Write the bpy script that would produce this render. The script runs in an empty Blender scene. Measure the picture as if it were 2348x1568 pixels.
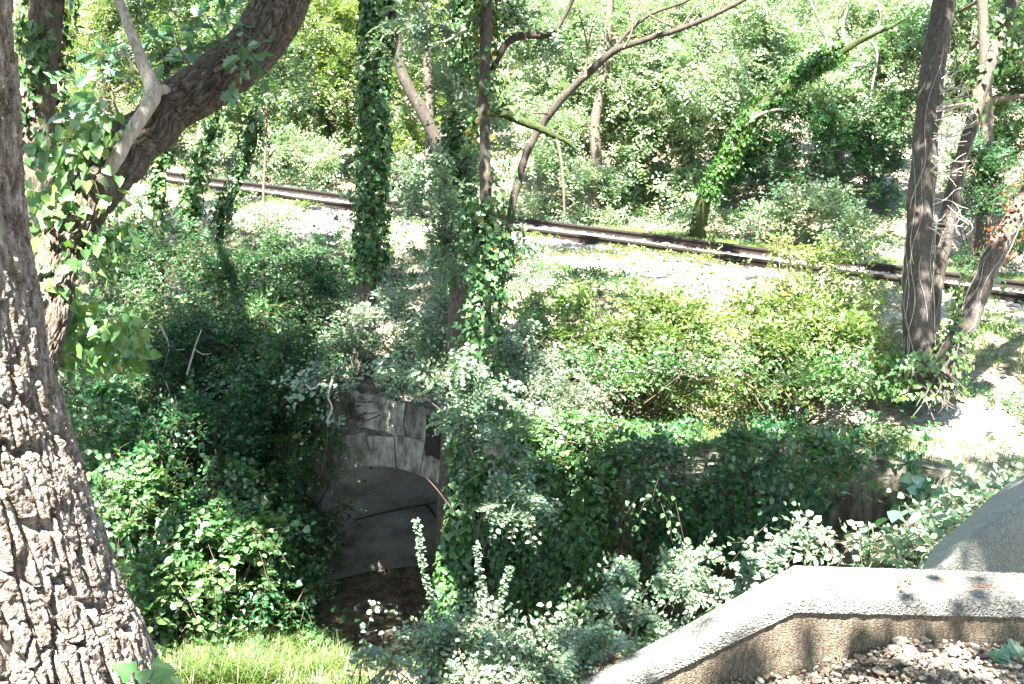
import bpy, math
import numpy as np
from math import radians, sin, cos
S = bpy.context.scene
COL = S.collection

# ------------------------------------------------------------------ camera
F = 2282.0                      # focal length in photo units (photo taken as 2347 x 1568)
PITCH, ROLL = radians(12.9), radians(4.0)
CAM = np.array([0, 0, 2.1])
FW = np.array([0, cos(PITCH), -sin(PITCH)])
_u = np.array([0, sin(PITCH), cos(PITCH)]); _r = np.array([1.0, 0, 0])
RT = _r*cos(ROLL) + _u*sin(ROLL); UP = _u*cos(ROLL) - _r*sin(ROLL)
from mathutils import Matrix, Vector
cd = bpy.data.cameras.new('camera'); cam = bpy.data.objects.new('camera', cd); COL.objects.link(cam)
cam.matrix_world = Matrix(((RT[0], UP[0], -FW[0], CAM[0]), (RT[1], UP[1], -FW[1], CAM[1]),
                           (RT[2], UP[2], -FW[2], CAM[2]), (0, 0, 0, 1)))
cd.sensor_width = 36.0; cd.lens = 36.0*F/2347.0; cd.clip_start = 0.05; cd.clip_end = 500
S.camera = cam

# ------------------------------------------------------------------ light
SUN = np.array([-0.15, -0.43, 0.88]); SUN /= np.linalg.norm(SUN)
w = bpy.data.worlds.new('World'); S.world = w; w.use_nodes = True
sk = w.node_tree.nodes.new('ShaderNodeTexSky'); sk.sky_type = 'NISHITA'; sk.sun_disc = False
sk.sun_elevation = math.asin(SUN[2]); sk.sun_rotation = math.atan2(SUN[0], SUN[1])
bg = w.node_tree.nodes['Background']; bg.inputs[1].default_value = 0.07
w.node_tree.links.new(sk.outputs[0], bg.inputs[0])
sd = bpy.data.lights.new('sun', 'SUN'); sd.energy = 5.0; sd.angle = radians(0.55); sd.color = (1.0, 0.95, 0.86)
so = bpy.data.objects.new('sun', sd); COL.objects.link(so)
so.rotation_euler = Vector(-SUN).to_track_quat('-Z', 'Y').to_euler()
S.view_settings.view_transform = 'Standard'; S.view_settings.look = 'None'
S.view_settings.exposure = 3.8
S.cycles.max_bounces = 8; S.cycles.diffuse_bounces = 3; S.cycles.glossy_bounces = 2; S.cycles.transmission_bounces = 4
S.cycles.sample_clamp_indirect = 8.0

# ------------------------------------------------------------------ maths
def ray(x, y): return FW + (x-1173.5)/F*RT - (y-784)/F*UP
def P(x, y, d): return CAM + d*ray(x, y)
def G(x, y, z):
    q = ray(x, y); return CAM + (z-CAM[2])/q[2]*q
A0 = G(2340, 690, 0); B0 = G(460, 432, 0)
EU = (B0-A0)/np.hypot(*(B0-A0)[:2]); EV = np.array([-EU[1], EU[0], 0]); EV = EV if EV[1] > 0 else -EV
def W(u, v, z): return A0*np.array([1, 1, 0]) + u*EU + v*EV + np.array([0, 0, z])
def Vp(x, y, v):
    q = ray(x, y); return CAM + (v-(CAM-A0)@EV)/(q@EV)*q
def uvof(p): q = np.asarray(p)-A0; return q@EU, q@EV
def pix(p):
    q = np.asarray(p)-CAM; d = q@FW; d = np.where(d < 0.1, 0.1, d)
    return 1173.5+F*(q@RT)/d, 784-F*(q@UP)/d
def nz(a): return a/np.maximum(np.linalg.norm(a, axis=-1, keepdims=True), 1e-9)
def sm(a, b, x):
    t = np.clip((x-a)/(b-a), 0, 1); return t*t*(3-2*t)
def _h(ix, iy, iz, s):
    n = (ix*374761393 + iy*668265263 + iz*2147483647 + s*1274126177) & 0xffffffff
    n = ((n ^ (n >> 13))*1274126177) & 0xffffffff
    return ((n ^ (n >> 16)) & 0xffff)/65535.0
def noise(p, s=0):
    p = np.asarray(p, float); i = np.floor(p).astype(np.int64); f = p-i; f = f*f*(3-2*f); r = 0
    for a in (0, 1):
        for b in (0, 1):
            for c in (0, 1):
                wgt = (f[..., 0] if a else 1-f[..., 0])*(f[..., 1] if b else 1-f[..., 1])*(f[..., 2] if c else 1-f[..., 2])
                r = r + wgt*_h(i[..., 0]+a, i[..., 1]+b, i[..., 2]+c, s)
    return r
def fbm(p, s=0, o=4):
    p = np.asarray(p, float); r = 0; a = 0.5
    for k in range(o): r = r + a*noise(p*2**k, s+k); a *= 0.5
    return r/(1-0.5**o)
def voro(x, y, s=0):
    ix = np.floor(x).astype(np.int64); iy = np.floor(y).astype(np.int64); f1 = np.full(x.shape, 9.0); f2 = f1.copy(); cid = f1*0
    for a in (-1, 0, 1):
        for b in (-1, 0, 1):
            cx, cy = ix+a, iy+b; z = cx*0
            d = np.hypot(cx+_h(cx, cy, z, s)-x, cy+_h(cx, cy, z+7, s)-y)
            new = d < f1; f2 = np.where(new, f1, np.minimum(f2, d)); cid = np.where(new, _h(cx, cy, z+3, s), cid); f1 = np.where(new, d, f1)
    return f1, f2, cid

# ------------------------------------------------------------------ mesh builder
class MB:
    def __init__(s): s.v = []; s.f = []; s.r = []; s.n = 0      # f: list of (faces array [m,k])
    def add(s, v, faces, r=None):
        v = np.asarray(v, float).reshape(-1, 3)
        for fa in (faces if isinstance(faces, list) else [faces]):
            s.f.append(np.asarray(fa, np.int64)+s.n)
        s.v.append(v); s.r.append(np.full(len(v), 0.5) if r is None else np.broadcast_to(np.asarray(r, float), (len(v),)).copy()); s.n += len(v)
    def build(s, name, mat, parent=None, smooth=True, attrs=None):
        me = bpy.data.meshes.new(name)
        v = np.concatenate(s.v); r = np.concatenate(s.r)
        li = np.concatenate([f.reshape(-1) for f in s.f]); lt = np.concatenate([np.full(len(f), f.shape[1]) for f in s.f])
        ls = np.concatenate([[0], np.cumsum(lt)[:-1]])
        org = np.zeros(3)
        if parent is None:
            org = np.array([v[:, 0].mean(), v[:, 1].mean(), v[:, 2].min()]); v = v-org
        else: v = v-np.array(parent.location)
        me.vertices.add(len(v)); me.vertices.foreach_set('co', v.astype(np.float32).ravel())
        me.loops.add(len(li)); me.loops.foreach_set('vertex_index', li.astype(np.int32))
        me.polygons.add(len(lt)); me.polygons.foreach_set('loop_start', ls.astype(np.int32)); me.polygons.foreach_set('loop_total', lt.astype(np.int32))
        me.polygons.foreach_set('use_smooth', np.full(len(lt), smooth))
        at = me.attributes.new('rnd', 'FLOAT', 'POINT'); at.data.foreach_set('value', r.astype(np.float32))
        for k, a in (attrs or {}).items():
            t = me.attributes.new(k, 'FLOAT', 'POINT'); t.data.foreach_set('value', np.asarray(a, np.float32))
        me.update(calc_edges=True); me.validate()
        me.materials.append(mat)
        o = bpy.data.objects.new(name, me); COL.objects.link(o); o.location = org
        if parent is not None: o.parent = parent; o.location = (0, 0, 0)
        return o
def tag(o, label, cat, group=None, kind=None):
    if label: o['label'] = label
    if cat: o['category'] = cat
    if group: o['group'] = group
    if kind: o['kind'] = kind
    return o
def empty(name, loc, label, cat, group=None):
    o = bpy.data.objects.new(name, None); COL.objects.link(o); o.location = [float(a) for a in loc]; o.empty_display_size = 0.2
    return tag(o, label, cat, group)
def gridfaces(n, m, wrap=False):
    i, j = np.meshgrid(np.arange(n-1), np.arange(m if wrap else m-1), indexing='ij'); j2 = (j+1) % m
    return np.stack([i*m+j, i*m+j2, (i+1)*m+j2, (i+1)*m+j], -1).reshape(-1, 4)

# ------------------------------------------------------------------ materials
def newmat(name):
    m = bpy.data.materials.new(name); m.use_nodes = True; n = m.node_tree.nodes; l = m.node_tree.links
    return m, n, l, n['Principled BSDF']
def ramp(n, stops):
    r = n.new('ShaderNodeValToRGB'); e = r.color_ramp.elements
    while len(e) > 1: e.remove(e[0])
    e[0].position = stops[0][0]; e[0].color = (*stops[0][1], 1)
    for p, c in stops[1:]: k = e.new(p); k.color = (*c, 1)
    return r
def leafmat(name, stops, rough=0.40, trans=0.32, tcol=(1.5, 1.35, 0.55), spec=0.95):
    m, n, l, b = newmat(name)
    a = n.new('ShaderNodeAttribute'); a.attribute_name = 'rnd'
    r = ramp(n, stops); l.new(a.outputs['Fac'], r.inputs[0]); l.new(r.outputs[0], b.inputs['Base Color'])
    b.inputs['Roughness'].default_value = rough; b.inputs['Specular IOR Level'].default_value = spec
    t = n.new('ShaderNodeBsdfTranslucent'); mx = n.new('ShaderNodeMix'); mx.data_type = 'RGBA'; mx.blend_type = 'MULTIPLY'; mx.inputs[0].default_value = 1
    l.new(r.outputs[0], mx.inputs[6]); mx.inputs[7].default_value = (*tcol, 1); l.new(mx.outputs[2], t.inputs[0])
    x = n.new('ShaderNodeMixShader'); x.inputs[0].default_value = trans
    l.new(b.outputs[0], x.inputs[1]); l.new(t.outputs[0], x.inputs[2]); l.new(x.outputs[0], n['Material Output'].inputs[0])
    return m
def roughmat(name, stops, scale=(8, 8, 8), detail=8, rough=0.9, bump=0.5, bscale=None, bdist=0.02, attr=None, vor=None):
    m, n, l, b = newmat(name)
    tc = n.new('ShaderNodeNewGeometry'); mp = n.new('ShaderNodeMapping'); mp.inputs['Scale'].default_value = scale
    l.new(tc.outputs['Position'], mp.inputs[0])
    no = n.new('ShaderNodeTexNoise'); no.inputs['Scale'].default_value = 1; no.inputs['Detail'].default_value = detail; no.inputs['Roughness'].default_value = 0.65
    l.new(mp.outputs[0], no.inputs[0]); r = ramp(n, stops); l.new(no.outputs[0], r.inputs[0]); l.new(r.outputs[0], b.inputs['Base Color'])
    b.inputs['Roughness'].default_value = rough; b.inputs['Specular IOR Level'].default_value = 0.25
    hb = no
    if bscale:
        hb = n.new('ShaderNodeTexNoise'); hb.inputs['Scale'].default_value = bscale; hb.inputs['Detail'].default_value = 6; l.new(tc.outputs['Position'], hb.inputs[0])
    bp = n.new('ShaderNodeBump'); bp.inputs['Strength'].default_value = bump; bp.inputs['Distance'].default_value = bdist
    h = hb.outputs[0]
    if vor:
        vt = n.new('ShaderNodeTexVoronoi'); vt.inputs['Scale'].default_value = vor; l.new(tc.outputs['Position'], vt.inputs[0])
        ma = n.new('ShaderNodeMath'); ma.operation = 'ADD'; l.new(vt.outputs[0], ma.inputs[0]); l.new(h, ma.inputs[1]); h = ma.outputs[0]
    l.new(h, bp.inputs['Height']); l.new(bp.outputs[0], b.inputs['Normal'])
    if attr:                                     # blend to a second ramp by a stored surface mask (gravel, litter)
        at = n.new('ShaderNodeAttribute'); at.attribute_name = attr[0]; r2 = ramp(n, attr[1]); l.new(no.outputs[0], r2.inputs[0])
        mx = n.new('ShaderNodeMix'); mx.data_type = 'RGBA'; l.new(at.outputs['Fac'], mx.inputs[0]); l.new(r.outputs[0], mx.inputs[6]); l.new(r2.outputs[0], mx.inputs[7]); l.new(mx.outputs[2], b.inputs['Base Color'])
    return m
M = {}
M['mid'] = leafmat('leaf_mid_green', [(0, (.024, .078, .022)), (.5, (.045, .128, .036)), (.93, (.085, .17, .05)), (1, (.22, .17, .04))])
M['yellow'] = leafmat('leaf_yellow_green', [(0, (.065, .125, .03)), (.5, (.105, .185, .045)), (.92, (.17, .25, .075)), (1, (.28, .20, .05))], trans=.42)
M['mint'] = leafmat('leaf_grey_green', [(0, (.06, .125, .065)), (.5, (.12, .20, .12)), (1, (.21, .30, .20))], rough=.38, trans=.28, tcol=(1.3, 1.3, .7))
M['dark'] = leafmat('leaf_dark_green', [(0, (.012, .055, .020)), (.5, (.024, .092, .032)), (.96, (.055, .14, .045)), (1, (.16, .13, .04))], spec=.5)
M['ivy'] = leafmat('leaf_ivy', [(0, (.022, .06, .02)), (.5, (.04, .105, .03)), (.97, (.075, .15, .045)), (1, (.20, .18, .05))], rough=.38, trans=.22, spec=.45)
M['ivyl'] = leafmat('leaf_light_ivy', [(0, (.05, .13, .04)), (.6, (.085, .19, .055)), (.97, (.15, .25, .07)), (1, (.26, .24, .06))], rough=.38, trans=.36)
M['oak'] = leafmat('leaf_oak', [(0, (.035, .10, .05)), (.6, (.06, .15, .075)), (1, (.10, .20, .10))], rough=.4, trans=.25, tcol=(1.2, 1.3, .7))
M['grass'] = leafmat('grass_blade', [(0, (.04, .10, .016)), (.6, (.075, .15, .026)), (1, (.20, .22, .07))], trans=.45, rough=.5)
M['dryl'] = leafmat('leaf_rusty', [(0, (.16, .055, .02)), (.6, (.26, .10, .04)), (1, (.36, .2, .07))], trans=.25, rough=.6)
M['litter'] = leafmat('leaf_litter', [(0, (.10, .065, .04)), (.5, (.20, .14, .09)), (1, (.40, .32, .22))], trans=.1, rough=.8)
M['bark'] = roughmat('bark_pale', [(.28, (.05, .036, .027)), (.45, (.13, .10, .082)), (.56, (.24, .205, .175)), (.7, (.385, .36, .335)), (.85, (.47, .45, .42))], scale=(55, 55, 16), bump=1., bdist=.014, bscale=120)
M['barkd'] = roughmat('bark_dark', [(.3, (.035, .028, .022)), (.55, (.085, .068, .053)), (.75, (.17, .145, .12)), (.85, (.26, .25, .22))], scale=(40, 40, 18), bump=.8, bdist=.008, bscale=140)
M['barkg'] = roughmat('bark_grey', [(.3, (.032, .027, .022)), (.55, (.075, .064, .054)), (.8, (.17, .152, .135))], scale=(60, 60, 12), bump=.9, bdist=.012)
M['moss'] = roughmat('bark_mossy', [(.3, (.012, .013, .007)), (.5, (.024, .034, .009)), (.7, (.042, .066, .013))], scale=(30, 30, 30), bump=.8, bdist=.015)
M['dead'] = roughmat('dead_wood', [(.3, (.13, .10, .075)), (.5, (.27, .235, .20)), (.75, (.42, .39, .35))], scale=(60, 60, 10), bump=.8, bdist=.006)
M['twig'] = roughmat('twig_bark', [(.3, (.05, .036, .026)), (.7, (.13, .10, .075))], scale=(30, 30, 30), bump=.3)
M['pale'] = roughmat('pale_twig', [(.3, (.30, .26, .22)), (.7, (.46, .42, .37))], scale=(30, 30, 30), bump=.3)
M['conc'] = roughmat('rough_concrete', [(.30, (.045, .043, .038)), (.41, (.14, .137, .125)), (.53, (.235, .228, .21)), (.7, (.33, .32, .295))], scale=(95, 95, 95), detail=5, bump=1.0, bscale=150, bdist=.010, vor=160)
M['render'] = roughmat('scraped_render', [(.28, (.06, .047, .033)), (.45, (.125, .10, .073)), (.6, (.20, .165, .125)), (.75, (.30, .27, .225))], scale=(170, 170, 38), detail=8, bump=1.0, bdist=.02, bscale=210)
M['smooth'] = roughmat('smooth_concrete', [(.25, (.18, .185, .16)), (.6, (.29, .295, .26)), (.8, (.36, .36, .325))], scale=(40, 40, 40), bump=.8, bscale=140, bdist=.010, vor=120)
M['wall'] = roughmat('old_masonry', [(.30, (.022, .020, .014)), (.44, (.075, .068, .052)), (.58, (.17, .155, .125)), (.75, (.31, .29, .245))], scale=(7, 7, 3.), bump=.6, bscale=22, bdist=.03)
M['plaster'] = roughmat('stained_plaster', [(.38, (.035, .032, .026)), (.46, (.16, .15, .125)), (.6, (.36, .345, .30)), (.75, (.45, .43, .39))], scale=(5, 5, 3.2), bump=.5, bscale=60, bdist=.01)
M['white'] = roughmat('bleached_twig', [(.3, (.50, .47, .43)), (.7, (.66, .63, .58))], scale=(30, 30, 30), bump=.3)
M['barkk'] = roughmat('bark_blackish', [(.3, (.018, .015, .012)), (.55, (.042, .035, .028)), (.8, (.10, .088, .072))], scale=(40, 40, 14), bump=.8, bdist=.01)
M['sun_tint_leaf'] = leafmat('leaf_sun_tint', [(0, (.075, .145, .07)), (.5, (.165, .265, .14)), (.9, (.28, .37, .24)), (1, (.34, .36, .16))], rough=.36, trans=.42, tcol=(1.25, 1.25, .75))  # leaf colour lightened beyond its own green to read as overexposed sunlit foliage
M['mossl'] = leafmat('leaf_moss_green', [(0, (.012, .05, .006)), (.5, (.024, .085, .009)), (1, (.055, .14, .018))], spec=.4)
M['ring'] = roughmat('arch_stone', [(.30, (.04, .037, .028)), (.44, (.13, .12, .095)), (.56, (.25, .235, .19)), (.75, (.38, .355, .30))], scale=(9, 9, 4), bump=.6, bscale=40, bdist=.02)
M['barrel'] = roughmat('barrel_concrete', [(.3, (.13, .127, .115)), (.5, (.32, .315, .295)), (.75, (.47, .46, .44))], scale=(1.6, 1.6, 3), bump=.35, bscale=30, bdist=.02)
M['rail'] = roughmat('rusty_rail', [(.3, (.008, .006, .005)), (.55, (.018, .013, .0105)), (.8, (.042, .031, .025))], scale=(40, 40, 40), bump=.4, rough=.7)
M['sleeper'] = roughmat('old_sleeper', [(.3, (.05, .04, .032)), (.7, (.15, .125, .10))], scale=(20, 60, 20), bump=.6)
M['soil'] = roughmat('forest_soil', [(.25, (.045, .034, .022)), (.45, (.12, .092, .062)), (.6, (.23, .185, .13)), (.8, (.36, .31, .24))], scale=(7, 7, 7), bump=1, bscale=28, bdist=.06,
                     attr=('pale', [(.25, (.15, .125, .095)), (.45, (.27, .24, .195)), (.6, (.38, .35, .30)), (.75, (.50, .47, .42))]))
M['stone'] = roughmat('limestone', [(.3, (.20, .17, .13)), (.5, (.34, .30, .25)), (.75, (.50, .46, .4))], scale=(25, 25, 25), bump=.3)
mm, n_, l_, b_ = newmat('pebbles')
a_ = n_.new('ShaderNodeAttribute'); a_.attribute_name = 'rnd'
r_ = ramp(n_, [(0, (.10, .07, .05)), (.3, (.21, .16, .115)), (.65, (.31, .26, .21)), (1, (.46, .42, .37))]); l_.new(a_.outputs['Fac'], r_.inputs[0]); l_.new(r_.outputs[0], b_.inputs['Base Color']); b_.inputs['Roughness'].default_value = .85
M['pebble'] = mm

# ------------------------------------------------------------------ leaves
TPL = {}
def _tpl(name, left, fold=.25, curl=.18):
    L = [(x, y) for x, y in left]; v = [(0, 0)] + L + [(0, 1)] + [(-x, y) for x, y in L[::-1]]; k = len(L)
    co = np.array([(x, y, fold*abs(x)-curl*y*y) for x, y in v])
    TPL[name] = (co, [np.array([list(range(0, k+2))]), np.array([[0]+list(range(k+1, 2*k+2))])])
_tpl('kite', [(-.30, .42)]); _tpl('narrow', [(-.2, .45)]); _tpl('oval', [(-.34, .25), (-.34, .62)]); _tpl('round', [(-.44, .2), (-.47, .62)])
_tpl('ivy', [(-.30, -.16), (-.62, .12), (-.36, .36), (-.34, .62)], fold=.15); _tpl('heart', [(-.34, -.12), (-.52, .18), (-.30, .6)], fold=.15)
_tpl('oakleaf', [(-.10, .14), (-.24, .24), (-.16, .34), (-.36, .48), (-.22, .58), (-.34, .74), (-.16, .84), (-.14, .95)], fold=.2)
def leaves(mb, pos, d, nrm, size, tpl, rng, r=None):
    co, fs = TPL[tpl]; N = len(pos); d = nz(d); side = nz(np.cross(d, nrm)); nn = np.cross(side, d)
    size = np.broadcast_to(size, (N,))[:, None, None]
    v = pos[:, None, :] + size*(co[None, :, 0:1]*side[:, None] + co[None, :, 1:2]*d[:, None] + co[None, :, 2:3]*nn[:, None])
    k = len(co); base = (np.arange(N)*k)[:, None]
    rr = rng.random(N) if r is None else r
    mb.add(v.reshape(-1, 3), [(base+f).reshape(-1, f.shape[1]) for f in fs], np.repeat(rr, k))
def sprays(mb, o, d, L, K, size, tpl, rng, tw=None, droop=.3, flat=.35, tint=0., twr=.004, pinn=False):
    """leafy twigs: K leaves set alternately along each twig, all lying more or less in one plane"""
    Sn = len(o); d = nz(d); L = np.broadcast_to(L, (Sn,))
    un = nz(np.array([0, 0, 1.0]) + flat*1.6*rng.normal(size=(Sn, 3))); side = nz(np.cross(d, un)); un = np.cross(side, d)
    un = np.where(un[:, 2:3] < 0, -un, un)
    t = (np.arange(K)+.6)/K; sg = np.where(np.arange(K) % 2, 1.0, -1.0)
    pos = o[:, None] + (d*L[:, None])[:, None]*t[None, :, None]; pos[..., 2] -= (droop*L)[:, None]*t[None]**2
    ld = d[:, None]*(.15 if pinn else .55) + side[:, None]*sg[None, :, None]*.9 + rng.normal(size=(Sn, K, 3))*(.12 if pinn else .3); ld[..., 2] -= .25*droop
    nr = un[:, None] + rng.normal(size=(Sn, K, 3))*flat
    sz = size*(rng.uniform(.65, 1.2, (Sn, K)) if not pinn else (.75+.4*np.sin(t*3.0))[None]*rng.uniform(.85, 1.1, (Sn, K)))
    pos = pos + ld*0.01; sz = sz*rng.uniform(.65, 1.35, (Sn, 1))
    rr = np.clip(rng.random((Sn, 1))*.5 + rng.random((Sn, K))*.4 + tint, 0, .9); rr = np.where(rng.random((Sn, K)) < .008, 1., rr)
    leaves(mb, pos.reshape(-1, 3), ld.reshape(-1, 3), nr.reshape(-1, 3), sz.ravel(), tpl, rng, rr.ravel())
    if tw is not None:
        q = np.linspace(0, 1, 4); ln = o[:, None] + (d*L[:, None])[:, None]*q[None, :, None]; ln[..., 2] -= (droop*L)[:, None]*q[None]**2
        a = side*twr; b = un*twr
        ring = np.stack([a, -a*.5+b*.87, -a*.5-b*.87], 1)
        v = ln[:, :, None] + ring[:, None]*(1-.75*q)[None, :, None, None]
        f0 = gridfaces(4, 3, True); f = (np.arange(Sn)*12)[:, None, None] + f0[None]
        tw.add(v.reshape(-1, 3), f.reshape(-1, 4))
def lumpy(n, c, r, rng, lo=.45, s=0, up=-.55, amp=.7, freq=1.9):
    """points through an ellipsoid with an uneven outline"""
    q = nz(rng.normal(size=(n*2, 3))); q = q[q[:, 2] > up][:n]
    rad = (1-amp/2 + amp*noise(q*freq+s*7.3+50, s))*(lo+(1-lo)*rng.random(len(q))**.6)
    return c + q*rad[:, None]*r, q
def tube(mb, pts, rad, seg=8, sub=6, wob=.0, rng=None, s=0, bark=None, rseed=None):
    """tapered limb through points (Catmull-Rom), optional bark relief"""
    pts = np.asarray(pts, float); rad = np.asarray(rad, float); n = len(pts)
    t = np.linspace(0, n-1, (n-1)*sub+1); i = np.clip(t.astype(int), 0, n-2); f = (t-i)[:, None]
    p0 = pts[np.maximum(i-1, 0)]; p1 = pts[i]; p2 = pts[i+1]; p3 = pts[np.minimum(i+2, n-1)]
    c = .5*((2*p1)+(-p0+p2)*f+(2*p0-5*p1+4*p2-p3)*f**2+(-p0+3*p1-3*p2+p3)*f**3)
    r = np.interp(t, np.arange(n), rad)
    if wob: c = c + wob*r[:, None]*(np.stack([fbm(np.stack([t*.9, t*0+k*9., t*0], -1), s+k, 3) for k in range(3)], -1)-.5)
    tg = nz(np.gradient(c, axis=0)); ref = np.array([.13, 1, .08]) if abs(tg[0][1]) < .8 else np.array([1., 0, 0])
    a = nz(np.cross(tg, ref)); b = np.cross(tg, a)
    th = np.arange(seg)/seg*2*np.pi
    R = r[:, None]*np.ones(seg)[None]
    ln = np.concatenate([[0], np.cumsum(np.linalg.norm(np.diff(c, axis=0), axis=1))])
    if bark:
        R = R + bark(ln[:, None]+0*R, th[None]+0*R, R)
    elif seg > 6:
        cc = np.stack([np.cos(th)[None]*2+0*R, np.sin(th)[None]*2+0*R, (ln/np.maximum(r.mean(), .01)*.5)[:, None]+0*R], -1); R = R*(.86+.28*fbm(cc, s, 3))
    v = c[:, None] + R[..., None]*(np.cos(th)[None, :, None]*a[:, None]+np.sin(th)[None, :, None]*b[:, None])
    m = mb.n; mb.add(v.reshape(-1, 3), gridfaces(len(c), seg, True))
    return c, r
def barkfn(freq, stretch, depth, s=0):
    def fn(l, th, R):
        k = max(3, round(freq)); x = th/(2*np.pi)*k; r0 = R.mean(); y = l/(2*np.pi*r0)*k/stretch
        q = np.stack([np.cos(th)*r0*8, np.sin(th)*r0*8, l*8], -1)
        wx = x + .9*(fbm(np.stack([np.cos(th)*4, np.sin(th)*4, l*5.0], -1), s+3, 3)-.5)*2
        wy = y + .9*(fbm(q*1.2, s+9, 3)-.5)
        f1, f2, cid = voro(wx, wy, s); e = sm(.0, .22, f2-f1)
        g1, g2, cc = voro(wx*1.9+5, wy*5.5, s+5); e2 = sm(.0, .16, g2-g1)
        rdg = 1-np.abs(2*fbm(np.stack([wx*1.5, wy*1.1, 0*wx], -1), s+6, 3)-1); 
        dl = .55+.9*noise(q*.6, s+11)
        h = depth*dl*(e*(.55+.25*e2+.30*cid+.45*rdg**2) - 1.0) + depth*.30*(fbm(np.stack([wx*2.2, wy*5, 0*wx], -1)*2, s+1, 5)-.5)
        return h + r0*.12*(fbm(q*.35, s+2, 2)-.5)
    return fn

# ------------------------------------------------------------------ terrain
VF, VR, UB = -7.0, -6.2, 2.9            # front of culvert head, retaining wall, corner between them
def ztop(u): return np.interp(u, [-12, -3, .2, 1.5, 2.6, 3.6, 6, 9, 30], [-.7, -.75, -.85, -.95, -1.28, -1.3, -1.18, -1.3, -1.3])
def zemb(u, v):
    u = np.asarray(u, float); v = np.asarray(v, float)
    z = -.14 + (ztop(u)+.14)*sm(-1.4, -5.2, v)
    z = np.where(v > -1.4, -.14+.10*sm(-1.2, -.5, v), z)
    sl = -.14-np.maximum(0, -1.5-v)*.55
    z = z + (sl-z)*sm(7.6, 9.6, u)*(v < -1.4)
    br = ztop(u) - np.maximum(0, -5.6-v)*.42
    z = np.where((u < .6) & (v < -5.6), z+(br-z)*sm(.6, -.4, u), z)
    z = z + np.maximum(0, v-3.2)*.2 + .5*sm(3, 9, v)
    p = np.stack([u*.9, v*.9, 0*u], -1)
    return z + (fbm(p, 4, 4)-.5)*(.22*sm(-1.3, -2.4, v)+.6*sm(3, 8, v)+.03)
def zfloor(x, y):
    x = np.asarray(x, float); y = np.asarray(y, float); u, v = (x-A0[0])*EU[0]+(y-A0[1])*EU[1], (x-A0[0])*EV[0]+(y-A0[1])*EV[1]
    z = np.interp(u, [-6, -2, .2, 2.0, 3.2, 7, 9, 14], [-.9, -1.3, -2.1, -3.1, -3.42, -3.42, -3.2, -2.6])
    z = np.where(u < 3.2, z+(-3.42-z)*sm(-7.2, -10.5, v), z) + 2.3*sm(4.6, 2.3, y)*sm(.3, -.8, x) + .35*sm(-.6, -2.2, x)*sm(9.5, 8, y)
    z = z - .36*sm(-9.0, -7.3, v)*sm(3.2, 4.0, u)*sm(8.0, 7.2, u)
    return z + (fbm(np.stack([x*1.1, y*1.1, 0*x], -1), 8, 4)-.5)*.3
def zground(p):
    u, v = uvof(p); e = zemb(u, v); f = zfloor(p[..., 0], p[..., 1])
    front = np.where(u >= UB, VF, np.where(u > .2, VR, -30)); front = np.where(u > 8.6, -30, front)
    return np.where(v < front, f, np.maximum(e, f) if True else e)
def sheet(name, us, vs, zf, mat, patches=None, label=None):
    mb = MB(); pale = []
    for us, vs in patches:
        uu, vv = np.meshgrid(us, vs, indexing='ij'); z = zf(uu, vv)
        p = A0*np.array([1, 1, 0]) + uu[..., None]*EU + vv[..., None]*EV; p[..., 2] = z
        mb.add(p.reshape(-1, 3), gridfaces(len(us), len(vs)))
        nn = fbm(np.stack([uu*1.3, vv*1.3, 0*uu], -1), 21, 4)
        a = sm(-2.6, -1.3, vv+(nn-.5)*2)*sm(3.2, 1.9, vv+(nn-.5)*1.5)
        bk = sm(1.3, -.2, uu)*sm(-9.5, -8, vv)*sm(-2.0, -3.2, vv+(nn-.5)*2)*(.25+.75*sm(.42, .6, nn))
        pt = sm(.52, .66, nn)*.55*sm(-6.5, -4.5, vv)*(uu < 9)
        hl = sm(3, 6, vv)*sm(.5, .65, nn)*.3
        pale.append(np.maximum.reduce([a, bk, pt, hl]).ravel())
    return mb, np.concatenate(pale)
vs_up = lambda a: np.concatenate([np.linspace(a, -1.4, 42), np.linspace(-1.2, 3.2, 26), np.linspace(3.6, 14, 30), np.linspace(15, 70, 28)])
mb, pale = sheet('embankment', None, None, zemb, None, [(np.linspace(-34, .2, 70), vs_up(-13)), (np.linspace(.2, UB, 24), vs_up(VR+.05)), (np.linspace(UB, 8.6, 44), vs_up(VF+.05)), (np.linspace(8.6, 75, 110), vs_up(-11))])
emb = mb.build('embankment', M['soil'], attrs={'pale': pale}); tag(emb, 'railway embankment and wooded hillside of pale dry soil', 'ground', kind='structure')
mb = MB(); xs = np.linspace(-14, 12, 130); ys = np.linspace(-3, 17, 100); xx, yy = np.meshgrid(xs, ys, indexing='ij'); zz = zfloor(xx, yy)
uu, vv = uvof(np.stack([xx, yy, zz], -1)); keep = (vv < -4.6) | ((uu > 3.3) & (uu < 7.6)); gf = gridfaces(130, 100); gf = gf[keep.ravel()[gf].all(1)]
mb.add(np.stack([xx, yy, zz], -1).reshape(-1, 3), gf); pale = (sm(.6, .75, fbm(np.stack([xx, yy, 0*xx], -1)*1.2, 31, 4))*.2).ravel()
tag(mb.build('ravine_floor', M['soil'], attrs={'pale': pale}), 'shaded stony floor of the ravine in front of the culvert', 'ground', kind='structure')

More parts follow.
